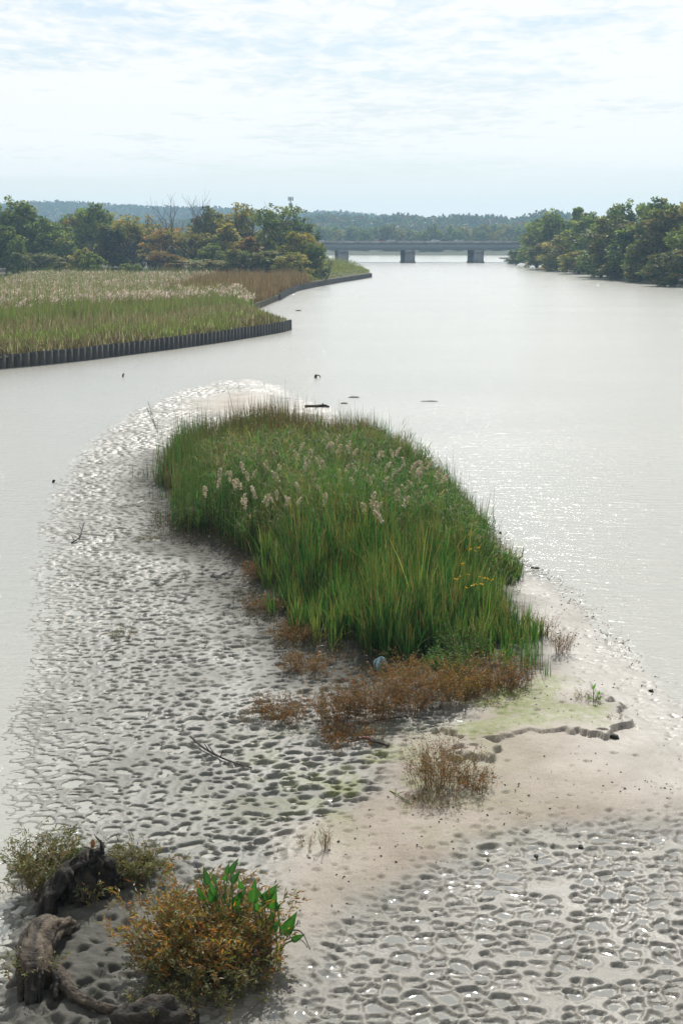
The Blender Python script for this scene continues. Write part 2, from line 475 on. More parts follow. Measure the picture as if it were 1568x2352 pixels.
    damp = np.maximum(damp, right * .8)
    return h, dict(sand=np.maximum(np.maximum(sand * (1 - right), tip), right * .42), pool=pool, algae=np.clip(algae + g2, 0, 1), dirt_vignette=dirt_vignette, damp=damp)  # right flat takes part of the sand colour, which makes it paler
GREEN = site(850, 1800)[:2]
TIP = site(575, 925)[:2]

def build_mud():
    D = [14.5]
    while D[-1] < 128: D.append(D[-1] + max(.026, D[-1] * .00142))
    D = np.array(D)
    A = np.linspace(-.36, .40, 520)
    X = (D[:, None] * A[None]); Y = np.repeat(D[:, None], len(A), 1)
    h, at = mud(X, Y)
    n, m = X.shape
    idx = np.arange(n * m).reshape(n, m)
    F = np.stack([idx[:-1, :-1], idx[:-1, 1:], idx[1:, 1:], idx[1:, :-1]], -1).reshape(-1, 4)
    keep = (h.ravel()[F].max(1) > -.25)
    F = F[keep]
    used = np.zeros(n * m, bool); used[F.ravel()] = True
    re = np.cumsum(used) - 1
    V = np.stack([X, Y, h], -1).reshape(-1, 3)[used]
    at = {k: v.ravel()[used] for k, v in at.items()}
    m_ = new_mat('mud'); t = NT(m_)
    pos = t.pos()
    n1 = t.noise(pos, 1.3, 5, .6); n2 = t.noise(pos, 22, 4, .65); n3 = t.noise(pos, 90, 3, .6)
    A_ = {k: t.attr(k).outputs['Fac'] for k in ('sand', 'pool', 'algae', 'dirt_vignette', 'damp')}
    A_['pool'] = t.ramp(A_['pool'], .46, .54)
    mudc = t.mix(t.ramp(n1, .3, .7), (.115, .116, .098), (.185, .182, .157))
    sandc = t.mix(t.ramp(n1, .3, .7), (.24, .20, .152), (.305, .26, .207))
    sandc = t.mix(t.math('MULTIPLY', A_['damp'], .75), sandc, (.25, .24, .21))
    c = t.mix(A_['sand'], mudc, sandc)
    c = t.mix(t.ramp(n2, .3, .75), t.mix(1.0, c, (.80, .80, .80), 'MULTIPLY'), t.mix(1.0, c, (1.12, 1.12, 1.12), 'MULTIPLY'))
    n4 = t.noise(pos, 60, 2, .7)
    c = t.mix(t.ramp(n4, .52, .68), c, t.mix(1.0, c, (.55, .55, .54), 'MULTIPLY'))
    c = t.mix(t.ramp(n4, .40, .28), c, t.mix(1.0, c, (1.2, 1.2, 1.2), 'MULTIPLY'))
    c = t.mix(t.math('MULTIPLY', A_['dirt_vignette'], .8), c, (.04, .038, .03))
    alg = t.mix(t.ramp(n2, .35, .65), (.085, .11, .016), (.155, .17, .03))
    c = t.mix(t.math('MULTIPLY', A_['algae'], t.math('MULTIPLY', t.ramp(n3, .15, .45), t.ramp(t.noise(pos, 6, 5, .7), .34, .52))), c, alg)
    c = t.mix(t.math('MULTIPLY', A_['pool'], .7), c, (.25, .252, .235))
    wet = t.math('MULTIPLY', t.math('SUBTRACT', 1.0, A_['sand']), 1.0)
    rough = t.math('ADD', t.math('MULTIPLY', A_['sand'], .22), t.math('ADD', .50, t.math('MULTIPLY', t.math('SUBTRACT', t.noise(pos, .35, 4, .6), .5), .8)))
    rough = t.math('MAXIMUM', rough, .46)
    rough = t.math('ADD', rough, t.math('MULTIPLY', A_['dirt_vignette'], .35))
    rough = t.math('SUBTRACT', rough, t.math('MULTIPLY', t.math('MULTIPLY', A_['damp'], A_['sand']), .34))
    rough = t.math('MULTIPLY', rough, t.math('SUBTRACT', 1.0, t.math('MULTIPLY', A_['pool'], .9)))
    bh = t.math('ADD', t.math('MULTIPLY', n2, .7), t.math('MULTIPLY', n3, .35))
    bs = t.math('SUBTRACT', .6, t.math('MULTIPLY', A_['pool'], .59))
    b = t.node('ShaderNodeBump', {'Height': bh, 'Strength': bs, 'Distance': .022})
    p = t.node('ShaderNodeBsdfPrincipled', {'Base Color': c, 'Roughness': rough, 'IOR': 1.38, 'Specular IOR Level': t.math('SUBTRACT', .5, t.math('MULTIPLY', A_['dirt_vignette'], .3)), 'Normal': b.outputs[0]})
    t.out(p.outputs[0])
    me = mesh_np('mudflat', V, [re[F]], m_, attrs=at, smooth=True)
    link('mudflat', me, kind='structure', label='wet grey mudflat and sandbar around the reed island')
build_mud()
def gz(x, y):
    return float(mud(np.array([float(x)]), np.array([float(y)]))[0][0])
def on_mud(px, py, sink=0.0):
    p = site(px, py, .15)
    z = float(mud(np.array([p.x]), np.array([p.y]), False)[0])
    p = site(px, py, z); p.z = z - sink
    return p

# ------------------------------------------------------------------ river
def build_river():
    m = new_mat('river_water'); t = NT(m)
    pos = t.pos()
    w1 = t.noise(t.scaled(pos, (.55, 1.5, 1), rot=(0, 0, RAD(8))), 1.6, 4, .62, .4)
    w2 = t.noise(t.scaled(pos, (.7, 1.6, 1), rot=(0, 0, RAD(-14))), 5.5, 3, .6, .3)
    w3 = t.noise(t.scaled(pos, (.02, .05, 1)), 1.0, 3, .55)
    h = t.math('ADD', t.math('MULTIPLY', w1, .6), t.math('MULTIPLY', w2, .22))
    h = t.math('MULTIPLY', h, t.math('ADD', .8, t.math('MULTIPLY', t.ramp(w3, .35, .65), .3)))
    b = t.node('ShaderNodeBump', {'Height': h, 'Strength': 1.0, 'Distance': .07})
    c = t.mix(t.ramp(w3, .3, .7), (.345, .34, .295), (.375, .368, .32))
    rr = t.math('ADD', .14, t.math('MULTIPLY', t.ramp(t.node('ShaderNodeSeparateXYZ', {0: pos}).outputs[1], 28, 75), .075))   # sheltered shallows are calmer than the open reach
    w4 = t.noise(t.scaled(pos, (.8, 1.4, 1), rot=(0, 0, RAD(20))), 2.6, 3, .6, .5)
    b2 = t.node('ShaderNodeBump', {'Height': w4, 'Strength': 1.0, 'Distance': .30})
    p = t.node('ShaderNodeBsdfPrincipled', {'Base Color': c, 'Roughness': rr, 'IOR': 1.42, 'Normal': b.outputs[0],
               'Coat Weight': .12, 'Coat Roughness': .05, 'Coat IOR': 1.33, 'Coat Normal': b2.outputs[0]})
    t.out(p.outputs[0])
    me = mesh_np('river', [(-900, -60, 0), (900, -60, 0), (900, 1500, 0), (-900, 1500, 0)], [[[0, 1, 2, 3]]], m)
    link('river', me, kind='structure', label='broad pale river reflecting the bright sky')
build_river()
# ------------------------------------------------------------------ banks, far shore and hills
def earth_mat(name, c1, c2, scale=.3):
    m = new_mat(name); t = NT(m); pos = t.pos()
    n = t.noise(pos, scale, 6, .6); n2 = t.noise(pos, scale * 9, 4, .6)
    c = t.mix(t.ramp(n, .3, .7), c1, c2)
    c = t.mix(t.ramp(n2, .3, .7), t.mix(1.0, c, (.7, .7, .7), 'MULTIPLY'), c)
    p = t.node('ShaderNodeBsdfPrincipled', {'Base Color': c, 'Roughness': .9, 'Specular IOR Level': .2, 'Normal': t.bump(n2, .6, .2)})
    t.out(p.outputs[0]); return m
M_EARTH = earth_mat('bank_earth', (.055, .052, .032), (.10, .09, .05))
M_WOODS = earth_mat('wooded_slope', (.035, .05, .022), (.06, .07, .03), .02)
WALL_Z = 1.25
WALL_A = [tuple(site(a, b)[:2]) for a, b in [(-420, 905), (-200, 872), (0, 847), (100, 838), (200, 827), (300, 814), (400, 801), (500, 787), (600, 771), (650, 762), (666, 757)]]
WALL_B = [tuple(site(a, b)[:2]) for a, b in [(640, 690), (660, 678), (680, 669), (720, 660), (780, 649), (830, 641), (852, 637)]]
def bank(name, outline, z, skirt, label, mat):
    P = np.array(outline); n = len(P)
    # triangulated top on a jittered grid is not needed: the top is hidden under the reeds, so one gently sloping n-gon and a skirt
    V = [(*p, z) for p in P] + [(*p, skirt) for p in P]
    F = [[i, n + i, n + (i + 1) % n, (i + 1) % n] for i in range(n)]
    me = bpy.data.meshes.new(name); me.from_pydata(V, [], [list(range(n))] + F); me.materials.append(mat)
    return link(name, me, kind='structure', label=label)
TIPB = WALL_B[-1]
back = [tuple(site(a, b)[:2]) for a, b in [(850, 634), (810, 622), (760, 612), (735, 604)]]
LEFT_OUT = WALL_A + [(WALL_A[-1][0] - 1.0, WALL_A[-1][1] + 2)] + [(-14.5, 215.0)] + WALL_B + back + [(-22, 720), (-60, 900), (-900, 1000), (-900, 110)]
bank('left_bank', LEFT_OUT, 1.0, -1, 'low marshy bank behind the sheet pile wall', M_EARTH)
RIGHT_SHORE = [tuple(site(a, b)[:2]) for a, b in [(1900, 712), (1700, 676), (1568, 654), (1480, 645), (1400, 634), (1330, 622), (1260, 612), (1200, 604), (1160, 596)]]
RIGHT_OUT = [(900, 150), (320, 200)] + RIGHT_SHORE[::1] + [(98, 900), (150, 1020), (900, 1100)]
bank('right_bank', RIGHT_OUT, .5, -1, 'wooded bank on the far right of the river', M_EARTH)

def hill_h(x, y):
    r = np.hypot(x, y)
    edge = sstep(1040, 1300, r)
    a = np.arctan2(x, y)
    ridge1 = 44 + 7 * np.sin(a * 7 + 2.4) + 20 * sstep(-.02, -.20, a) + (fbm(a * 14 + 3, a * 0 + 1.0, 5, 4) - .5) * 22
    ridge2 = 32 + 9 * np.sin(a * 11 + .8) + (fbm(a * 20 + 8, a * 0 + 2.0, 6, 4) - .5) * 30 - 12 * sstep(.05, .2, a)
    h = 2 + 5 * edge
    h = np.maximum(h, ridge2 * np.exp(-((r - 1900) / 380) ** 2))
    h = np.maximum(h, ridge1 * np.exp(-((r - 2750) / 500) ** 2))
    return h + edge * (fbm(x * .004, y * .004, 4, 3) - .5) * 14
def build_hills():
    R = np.linspace(1060, 3600, 60); A = np.linspace(-.55, .55, 150)
    X = R[:, None] * np.sin(A)[None]; Y = R[:, None] * np.cos(A)[None]
    Z = hill_h(X, Y); Z[0] = -1
    n, m = X.shape; idx = np.arange(n * m).reshape(n, m)
    F = np.stack([idx[:-1, :-1], idx[:-1, 1:], idx[1:, 1:], idx[1:, :-1]], -1).reshape(-1, 4)
    me = mesh_np('hills', np.stack([X, Y, Z], -1).reshape(-1, 3), [F], M_WOODS, smooth=True)
    link('hills', me, kind='structure', label='low wooded hills on the skyline')
    # the woods on them: crowns too far away to count
    N = 6400
    r = np.concatenate([rng.uniform(1500, 2000, N // 3), rng.uniform(2250, 2860, N - N // 3)])
    a = rng.uniform(-.30, .30, len(r))
    x, y = r * np.sin(a), r * np.cos(a); z = hill_h(x, y)
    g = Geo()
    per = 26
    w = rng.uniform(7, 12, len(r)); hh = rng.uniform(6, 12, len(r))
    d = rng.normal(size=(len(r), per, 3)); d /= np.linalg.norm(d, axis=2, keepdims=True); d[..., 2] = np.abs(d[..., 2]) * 1.0 - .25
    P = np.stack([x, y, z], 1)[:, None] + d * np.stack([w, w, hh], 1)[:, None] * rng.uniform(.8, 1.1, (len(r), per, 1))
    base = pick([(.035, .065, .024), (.045, .075, .026), (.07, .08, .03), (.10, .075, .032), (.10, .055, .028)], len(r), [.4, .3, .17, .08, .05])
    base = base * np.exp(rng.normal(0, .18, (len(r), 1)))
    C = np.repeat(base, per, 0) * np.exp(rng.normal(0, .2, (len(r) * per, 1)))
    dirs = rng.normal(size=(len(r) * per, 3))
    V, F, C = leaves(P.reshape(-1, 3), dirs, rng.uniform(3.5, 6.0, len(C)), rng.uniform(3, 5, len(C)), C)
    link('distant_woods', mesh_np('distant_woods', V, [F], M_TREE, C), kind='stuff', label='distant autumn woods covering the hills')
build_hills()

# ------------------------------------------------------------------ sheet pile walls
def resample(P, step):
    P = np.array(P); seg = np.hypot(*np.diff(P, axis=0).T); s = np.concatenate([[0], np.cumsum(seg)])
    k = np.arange(0, s[-1], step)
    return np.stack([np.interp(k, s, P[:, 0]), np.interp(k, s, P[:, 1])], 1)
def pile_mesh(step, dep):
    # one Z-pile: pan, slope, pan, slope, 12 mm plate
    xs = [0, .08, .42, .58, .92, 1.0]; ys = [0, 0, 0, 1, 1, 1]
    xs = [0, .34, .5, .84, 1.0]; ys = [0, 0, 1, 1, 0]
    g = Geo(); th = .03
    pr = [(x * step, -y * dep) for x, y in zip(xs, ys)]
    n = len(pr)
    V = [(x, y, z) for z in (-1.6, WALL_Z) for x, y in pr] + [(x, y + th, z) for z in (-1.6, WALL_Z) for x, y in pr]
    F = [[i, i + 1, n + i + 1, n + i] for i in range(n - 1)] + [[2 * n + i + 1, 2 * n + i, 3 * n + i, 3 * n + i + 1] for i in range(n - 1)]
    F += [[n + i, n + i + 1, 3 * n + i + 1, 3 * n + i] for i in range(n - 1)]
    g.add(V, F, (.055, .055, .05))
    return g.mesh('sheet_pile', M_STEEL)
def wall(P, step, dep, label, name='sheet_pile_wall'):
    R_ = resample(P, step)
    root = thing(name, label, 'wall', (float(R_[0][0]), float(R_[0][1]), 0))
    me = pile_mesh(step * 1.0, dep)
    for i in range(len(R_) - 1):
        a, b = R_[i], R_[i + 1]
        o = link('sheet_pile', me, root)
        o.location = (float(a[0] - R_[0][0]), float(a[1] - R_[0][1]), random.uniform(-.05, .05))
        o.rotation_euler = (random.uniform(-.02, .02), 0, math.atan2(b[1] - a[1], b[0] - a[0]))
        k = random.uniform(.75, 1.2); o.color = (k, k, k * .97, 1)
    g = Geo()
    Q = resample(P, 6.0) - R_[0]
    Q = np.vstack([Q, R_[-1] - R_[0]])
    for a, b in zip(Q[:-1], Q[1:]):
        m = (a + b) / 2; L = math.hypot(*(b - a))
        g.box((m[0] + .03, m[1] + .16, WALL_Z - .28), (L, .18, .2), math.atan2(b[1] - a[1], b[0] - a[0]), (.10, .09, .075))
    link('wale', g.mesh('wale', M_STEEL), root)
    return root
wall(WALL_A, .92, .30, 'dark corrugated sheet pile wall holding the near marsh')
wall(WALL_B, 1.6, .35, 'second dark sheet pile wall edging the farther reed point')

# ------------------------------------------------------------------ marsh behind the near wall
MARSH = np.array(LEFT_OUT)
def marsh_pts(n, x0, x1, y0, y1):
    x = rng.uniform(x0, x1, n); y = y0 + (y1 - y0) * rng.uniform(0, 1, n) ** 1.0
    d = sdist(MARSH, x, y)
    wa = np.array(WALL_A)
    xs = wa[:, 0]; ys = wa[:, 1]
    front = np.interp(x, xs, ys)
    k = (d > .25) & (np.abs(x) < y * .36)
    return x[k], y[k], (y - front)[k], d[k]
def build_marsh():
    x, y, s, d = marsh_pts(150000, -70, -2, 118, 345)
    s = s + (fbm(x * .12, y * .05, 3, 4) - .5) * 34 + rng.normal(0, 4.5, len(x))
    # thin out with distance, the far ones are only ever seen edge on
    keep = rng.uniform(0, 1, len(x)) < np.clip(150 / y, .35, 1) ** 1.3
    x, y, s, d = x[keep], y[keep], s[keep], d[keep]
    patch = fbm(x * .22, y * .12, 11, 4)
    def band(lo, hi): return (s >= lo) & (s < hi)
    def field(name, m, hgt, wid, cols, p, lean, label, tipc=None, per=2, hv=.2):
        xx, yy = np.repeat(x[m], per), np.repeat(y[m], per)
        n = len(xx)
        xx = xx + rng.normal(0, .12, n); yy = yy + rng.normal(0, .12, n)
        edge = np.repeat(sstep(.0, 2.5, d[m]) * .5 + .5, per)
        h = hgt * np.exp(rng.normal(0, hv, n)) * edge * (.75 + .5 * fbm(xx * .15, yy * .1, 77, 3))
        c = pick(cols, n, p) * np.exp(rng.normal(0, .2, (n, 1)))
        g = Geo()
        V, F, C = blades(np.stack([xx, yy, np.full(n, 1.0)], 1), h, wid * rng.uniform(.7, 1.4, n), rng.uniform(0, 6.28, n), np.abs(rng.normal(0, lean, n)), c,
                         None if tipc is None else pick(tipc, n), segs=2)
        link(name, mesh_np(name, V, [F], M_REED, C), kind='stuff', label=label)
    weeds = band(-40, 7 ) 
    lily = band(7, 22)
    mid = band(22, 46)
    green = band(46, 72)
    tall = s >= 72
    field('brown_weeds', weeds, 1.0, .10, [(.14, .09, .065), (.21, .155, .11), (.12, .13, .06), (.42, .36, .28)], [.42, .28, .16, .14], .28, 'brown withered weeds along the top of the sheet pile wall')
    field('yellow_green_herbs', lily, 1.0, .15, [(.17, .21, .06), (.22, .25, .08), (.17, .115, .075), (.42, .42, .27)], [.4, .27, .27, .06], .4, 'low yellow green marsh herbs behind the brown weeds')
    field('mixed_sedges', mid, 1.35, .10, [(.21, .145, .105), (.15, .18, .065), (.27, .21, .14), (.42, .36, .29)], [.47, .27, .18, .08], .25, 'mixed brown and green sedges in mid marsh')
    field('green_reeds', green, 2.1, .11, [(.13, .18, .05), (.16, .20, .06), (.22, .20, .09), (.25, .18, .12)], [.3, .27, .23, .2], .22, 'fresh green reeds in front of the pale plumes')
    dry = tall & (x > -30) & (y > 232)
    field('tall_reeds', tall & ~dry, 2.7, .11, [(.15, .17, .06), (.27, .21, .13), (.12, .17, .05)], [.35, .4, .25], .15, 'tall reeds carrying the pale plumes')
    field('dry_brown_reeds', dry, 2.5, .13, [(.19, .11, .075), (.25, .155, .10), (.13, .10, .055)], [.45, .35, .2], .16, 'dry brown reeds on the point beside the river')
    # plumes
    m = tall & ~dry & (rng.uniform(0, 1, len(x)) < .24 + .6 * (fbm(x * .1, y * .06, 29, 3) - .4))
    n = int(m.sum())
    base = np.stack([x[m], y[m], np.full(n, 1.0) + 2.7 * (.75 + .5 * fbm(x[m] * .15, y[m] * .1, 77, 3)) * rng.uniform(.75, 1.08, n) * (sstep(0, 2.5, d[m]) * .5 + .5) - .3], 1)
    per = 6
    base = np.repeat(base, per, 0) + rng.normal(0, .10, (n * per, 3)) * np.array([1, 1, 1.6])
    c = pick([(.55, .46, .40), (.64, .56, .50), (.42, .33, .28)], n * per) * np.exp(rng.normal(0, .15, (n * per, 1)))
    V, F, C = leaves(base, np.stack([rng.normal(.3, .3, n * per), rng.normal(0, .3, n * per), rng.uniform(.3, 1, n * per)], 1), rng.uniform(.28, .5, n * per), rng.uniform(.10, .20, n * per), c)
    link('pale_plumes', mesh_np('pale_plumes', V, [F], M_DRY, C), kind='stuff', label='band of pale feathery reed plumes across the marsh')
build_marsh()
# ------------------------------------------------------------------ trees
def branch_tubes(g, p, d, L, r, depth, col, spread=.55, up=.15, tips=None, n=5):
    """a tapering, bending limb with side limbs"""
    k = 4
    pts = [p]; q = p.copy(); dd = d.copy()
    for i in range(k):
        dd = dd + rng.normal(0, .13, 3) + np.array([0, 0, up * .3]); dd /= np.linalg.norm(dd)
        q = q + dd * L / k; pts.append(q.copy())
    g.tube(pts, np.linspace(r, r * .5, k + 1), n, col, cap=False)
    if tips is not None and depth <= 1: tips.append(q.copy())
    if depth <= 0: return
    m = 3 if depth > 1 else 4
    for j in range(m):
        f = .35 + .65 * (j + rng.uniform(.2, 1)) / m
        i = min(k - 1, int(f * k)); s = pts[i] + (pts[i + 1] - pts[i]) * (f * k - i if f < 1 else 1)
        side = rng.normal(size=3); side[2] = abs(side[2]) * .3; side /= np.linalg.norm(side)
        nd = dd * (1 - spread) + side * spread + np.array([0, 0, up]); nd /= np.linalg.norm(nd)
        branch_tubes(g, s, nd, L * rng.uniform(.5, .75), r * .48, depth - 1, col, spread, up, tips, max(3, n - 1))
def lobed_crown(lobes, nleaf, size, cols, p, core=.25):
    """leaf clumps spread over and inside several uneven lobes; returns mesh data"""
    P, C, D = [], [], []
    tot = sum(l[3] * l[4] for l in lobes)
    for (cx, cy, cz, rx, rz) in lobes:
        m = int(nleaf * rx * rz / tot)
        # sub-clumps on the lobe
        ns = max(5, int(m / 26))
        u = rng.normal(size=(ns, 3)); u /= np.linalg.norm(u, axis=1, keepdims=True)
        cr = rng.uniform(.55, 1.08, (ns, 1))
        sc = np.array([cx, cy, cz]) + u * np.array([rx, rx, rz]) * cr
        rad = rng.uniform(.16, .34, ns) * (rx + rz) * .5
        who = rng.integers(0, ns, m)
        v = rng.normal(size=(m, 3)); v /= np.linalg.norm(v, axis=1, keepdims=True)
        pos = sc[who] + v * (rad[who] * rng.uniform(.35, 1.0, m) ** .5)[:, None] * np.array([1.15, 1.15, .75])
        cc = pick(cols, ns, p) * np.exp(rng.normal(0, .16, (ns, 1)))
        P.append(pos); C.append(cc[who] * np.exp(rng.normal(0, .16, (m, 1)))); D.append(v + rng.normal(0, .6, (m, 3)))
    P, C, D = np.concatenate(P), np.concatenate(C), np.concatenate(D)
    n = len(P)
    return leaves(P, D, size * rng.uniform(.7, 1.5, n), size * rng.uniform(.6, 1.0, n), C)
GREENS = [(.115, .17, .04), (.15, .20, .046), (.19, .215, .05), (.08, .125, .032)]
OLIVES = [(.21, .21, .055), (.26, .235, .06), (.15, .18, .048), (.32, .25, .07)]
RUSTS = [(.26, .195, .06), (.30, .20, .065), (.17, .165, .05), (.33, .17, .05)]
BROWNG = [(.14, .14, .045), (.11, .14, .04), (.17, .145, .055), (.09, .12, .034)]
PROTO = {}
def proto(kind, i):
    """unit trees about 10 m tall: trunk mesh + crown mesh"""
    key = (kind, i)
    if key in PROTO: return PROTO[key]
    g = Geo(); tips = []
    bark = (.075, .06, .048)
    crown = None
    if kind in ('round', 'tall', 'bushy'):
        hgt = {'round': 10, 'tall': 10, 'bushy': 10}[kind]
        trunk = 3.0 if kind != 'bushy' else .8
        branch_tubes(g, np.array([0, 0, -.3]), np.array([0, 0, 1.0]), trunk + 2.5, .28, 0, bark)
        for j in range(6):
            a = rng.uniform(0, 6.28)
            branch_tubes(g, np.array([0, 0, trunk * rng.uniform(.5, 1.1)]), np.array([math.cos(a), math.sin(a), 1.1]) / 1.5, rng.uniform(3, 5), .13, 1, bark)
        lobes = []
        nl = 13
        for j in range(nl):
            t = (j + .5) / nl
            if kind == 'round': rr = 3.3 * math.sin(math.pi * (.18 + .74 * t)); zz = 1.6 + 7.2 * t
            elif kind == 'tall': rr = 2.2 * math.sin(math.pi * (.2 + .68 * t)); zz = 2.0 + 7.2 * t
            else: rr = 3.6 * math.sin(math.pi * (.32 + .56 * t)); zz = .6 + 8.2 * t
            a = j * 2.4 + rng.uniform(-.4, .4); q = rr * rng.uniform(.3, .95)
            lobes.append((q * math.cos(a), q * math.sin(a), zz, rng.uniform(1.1, 1.9) * (.75 if kind == 'tall' else 1), rng.uniform(.9, 1.4)))
        crown = (lobes, 6500, .38)
    elif kind == 'sparse':
        branch_tubes(g, np.array([0, 0, -.3]), np.array([.05, 0, 1.0]), 5.5, .22, 0, bark)
        for j in range(8):
            a = rng.uniform(0, 6.28)
            branch_tubes(g, np.array([0, 0, rng.uniform(1.5, 5)]), np.array([math.cos(a) * .6, math.sin(a) * .6, 1.0]) / 1.2, rng.uniform(3, 4.6), .12, 2, bark, .5, .2, tips)
        T = np.array(tips)[rng.choice(len(tips), min(len(tips), 60), False)]
        lobes = [(*t, rng.uniform(.5, .95), rng.uniform(.35, .65)) for t in T if t[2] > 1.2]
        crown = (lobes, 2600, .30)
    elif kind == 'bare':
        for (dx, L) in ((-.42, 8.5), (.12, 9.5), (.55, 8.0)):
            branch_tubes(g, np.array([dx * .4, 0, -.3]), np.array([dx, rng.uniform(-.2, .2), 1.5]) / 1.6, L * .72, .17, 3, (.11, .095, .085), .42, .18)
    tm = g.mesh('trunk', M_BARK)
    PROTO[key] = (tm, crown)
    return PROTO[key]
CROWNS = {}
def crown_mesh(kind, i, pal):
    key = (kind, i, pal)
    if key in CROWNS: return CROWNS[key]
    tm, crown = proto(kind, i)
    cols = {'green': GREENS, 'olive': OLIVES, 'rust': RUSTS, 'brown': BROWNG}[pal]
    V, F, C = lobed_crown(*crown, cols, None)
    CROWNS[key] = mesh_np('crown', V, [F], M_TREE, C)
    return CROWNS[key]
ZTOP = {}
def tree(name, x, D, top, width, kind, pal, label, z0=.6, group=None, i=0, tone=1.0):
    """photo column x and skyline row top give bearing and height; D is the real distance"""
    p = site_d(x, 600, D)
    tp = site_d(x, top, D)
    H = tp.z - z0
    sx = width / _f * D / {'round': 8.2, 'tall': 5.6, 'bushy': 8.6, 'sparse': 6.5, 'bare': 7.5}[kind]
    o = thing(name, label, 'tree', (p.x, D, z0), group)
    tm, crown = proto(kind, i)
    cmx = crown_mesh(kind, i, pal) if crown else None
    zm = ZTOP.setdefault((cmx or tm).name, float(np.percentile([v.co.z for v in (cmx or tm).vertices], 99.7)))
    o.scale = (sx, sx, H / zm); o.rotation_euler = (0, 0, random.uniform(0, 6.28) if kind != 'bare' else .2)
    link('trunk', tm, o)
    if crown:
        c = link('crown', crown_mesh(kind, i, pal), o)
        k = tone * random.uniform(.88, 1.12); c.color = (k, k, k, 1)
    return o
LB = 'trees at the back of the left marsh'
for a in [  # x, D, top, width, kind, palette, variant, label
    (45, 430, 462, 150, 'round', 'green', 0, 'broad dark green tree at the far left edge of the marsh'),
    (130, 425, 530, 120, 'bushy', 'green', 1, 'dense rounded green tree in front of the taller left trees'),
    (215, 470, 470, 110, 'round', 'green', 1, 'tall dark domed tree standing above the left tree line'),
    (15, 400, 520, 70, 'tall', 'green', 0, 'narrow green tree cut by the left picture edge'),
    (45, 392, 545, 60, 'bushy', 'green', 0, 'small dark bushy tree beside the dense rounded green tree'),
    (190, 400, 570, 70, 'bushy', 'olive', 0, 'low olive bush right of the dense rounded tree'),
    (255, 440, 520, 80, 'tall', 'brown', 0, 'brownish green tree behind the low olive bush'),
    (305, 450, 495, 100, 'sparse', 'olive', 0, 'thin olive tree with a straight visible trunk'),
    (350, 400, 575, 60, 'sparse', 'rust', 0, 'orange leaved sapling at the back of the pale plumes'),
    (380, 430, 520, 80, 'sparse', 'rust', 1, 'rusty leaved tree below the left bare tree'),
    (440, 420, 530, 90, 'sparse', 'olive', 1, 'yellow olive tree below the tall bare tree'),
    (400, 400, 585, 60, 'bushy', 'rust', 0, 'low orange shrub in front of the rusty leaved tree'),
    (480, 450, 478, 90, 'round', 'brown', 0, 'brownish domed tree right of the tall bare tree'),
    (490, 405, 560, 80, 'bushy', 'green', 1, 'dark green undergrowth tree in the middle of the left tree line'),
    (520, 420, 515, 80, 'tall', 'olive', 1, 'slim olive tree with bare limbs left of the yellow tree'),
    (565, 445, 468, 95, 'sparse', 'olive', 0, 'tall yellow green tree left of the dark spreading tree'),
    (575, 400, 545, 70, 'tall', 'rust', 0, 'brown leaved tree in front of the tall yellow green tree'),
    (610, 415, 540, 80, 'bushy', 'green', 0, 'dark bushy tree at the foot of the spreading tree'),
    (650, 400, 470, 105, 'sparse', 'green', 1, 'dark spreading tree with fanned bare limbs below the mast'),
    (690, 385, 535, 90, 'round', 'olive', 1, 'yellowing rounded tree near the river point'),
    (668, 365, 580, 95, 'bushy', 'olive', 1, 'low golden green bush on the river point'),
    (722, 380, 560, 60, 'bushy', 'green', 0, 'last green tree before the bridge'),
    (95, 385, 595, 80, 'bushy', 'olive', 1, 'low yellowish shrub row under the left trees'),
    (30, 320, 632, 50, 'bushy', 'rust', 0, 'small golden round shrub standing in the reeds at far left'),
    (210, 375, 602, 70, 'bushy', 'brown', 1, 'low brown green scrub left of the old blind'),
    (300, 378, 600, 70, 'bushy', 'brown', 0, 'low brown green scrub right of the old blind'),
    (545, 380, 590, 80, 'bushy', 'olive', 0, 'low olive scrub behind the dry brown reeds'),
    (455, 378, 592, 80, 'bushy', 'brown', 1, 'low dark scrub behind the middle of the plumes'),
    (610, 376, 592, 70, 'bushy', 'brown', 0, 'low brown scrub under the spreading tree'),
]:
    x, D, top, w, kind, pal, i, lab = a
    if 'scrub' in lab or 'shrub row' in lab: w *= random.uniform(1.0, 1.5); top += random.uniform(-22, 8); kind = random.choice(['tall', 'sparse', 'bushy']); pal = random.choice(['olive', 'green', 'brown'])
    tree('shrub' if 'shrub' in lab or 'scrub' in lab or 'bush on' in lab or lab.startswith('low') else 'broadleaf_tree', x, D, top, w * 1.15, kind, pal, lab, 1.0, LB, i)
tree('dead_tree', 428, 425, 441, 120, 'bare', None, 'tall bare dead tree with forked limbs above the left tree line', 1.0, None, 0)
tree('dead_tree', 375, 435, 464, 85, 'bare', None, 'smaller bare tree left of the tall forked dead tree', 1.0, None, 1)
tree('dead_tree', 745, 350, 585, 60, 'bare', None, 'leaning bare snag at the tip of the river point', .8, None, 2)
for k in range(26):   # wood behind the first row, seen only through its gaps
    x = -40 + k * 29 + random.uniform(-8, 8)
    tree('background_tree', x, random.uniform(480, 560), random.uniform(505, 535) - (12 if x < 260 else 0), random.uniform(90, 120), random.choice(['round', 'bushy', 'tall']), random.choice(['green', 'brown', 'olive', 'green']),
         'tree in the wood filling the gaps behind the left tree line', 1.0, 'wood behind the left tree line', k % 2, .8)
RB = 'trees along the right bank'
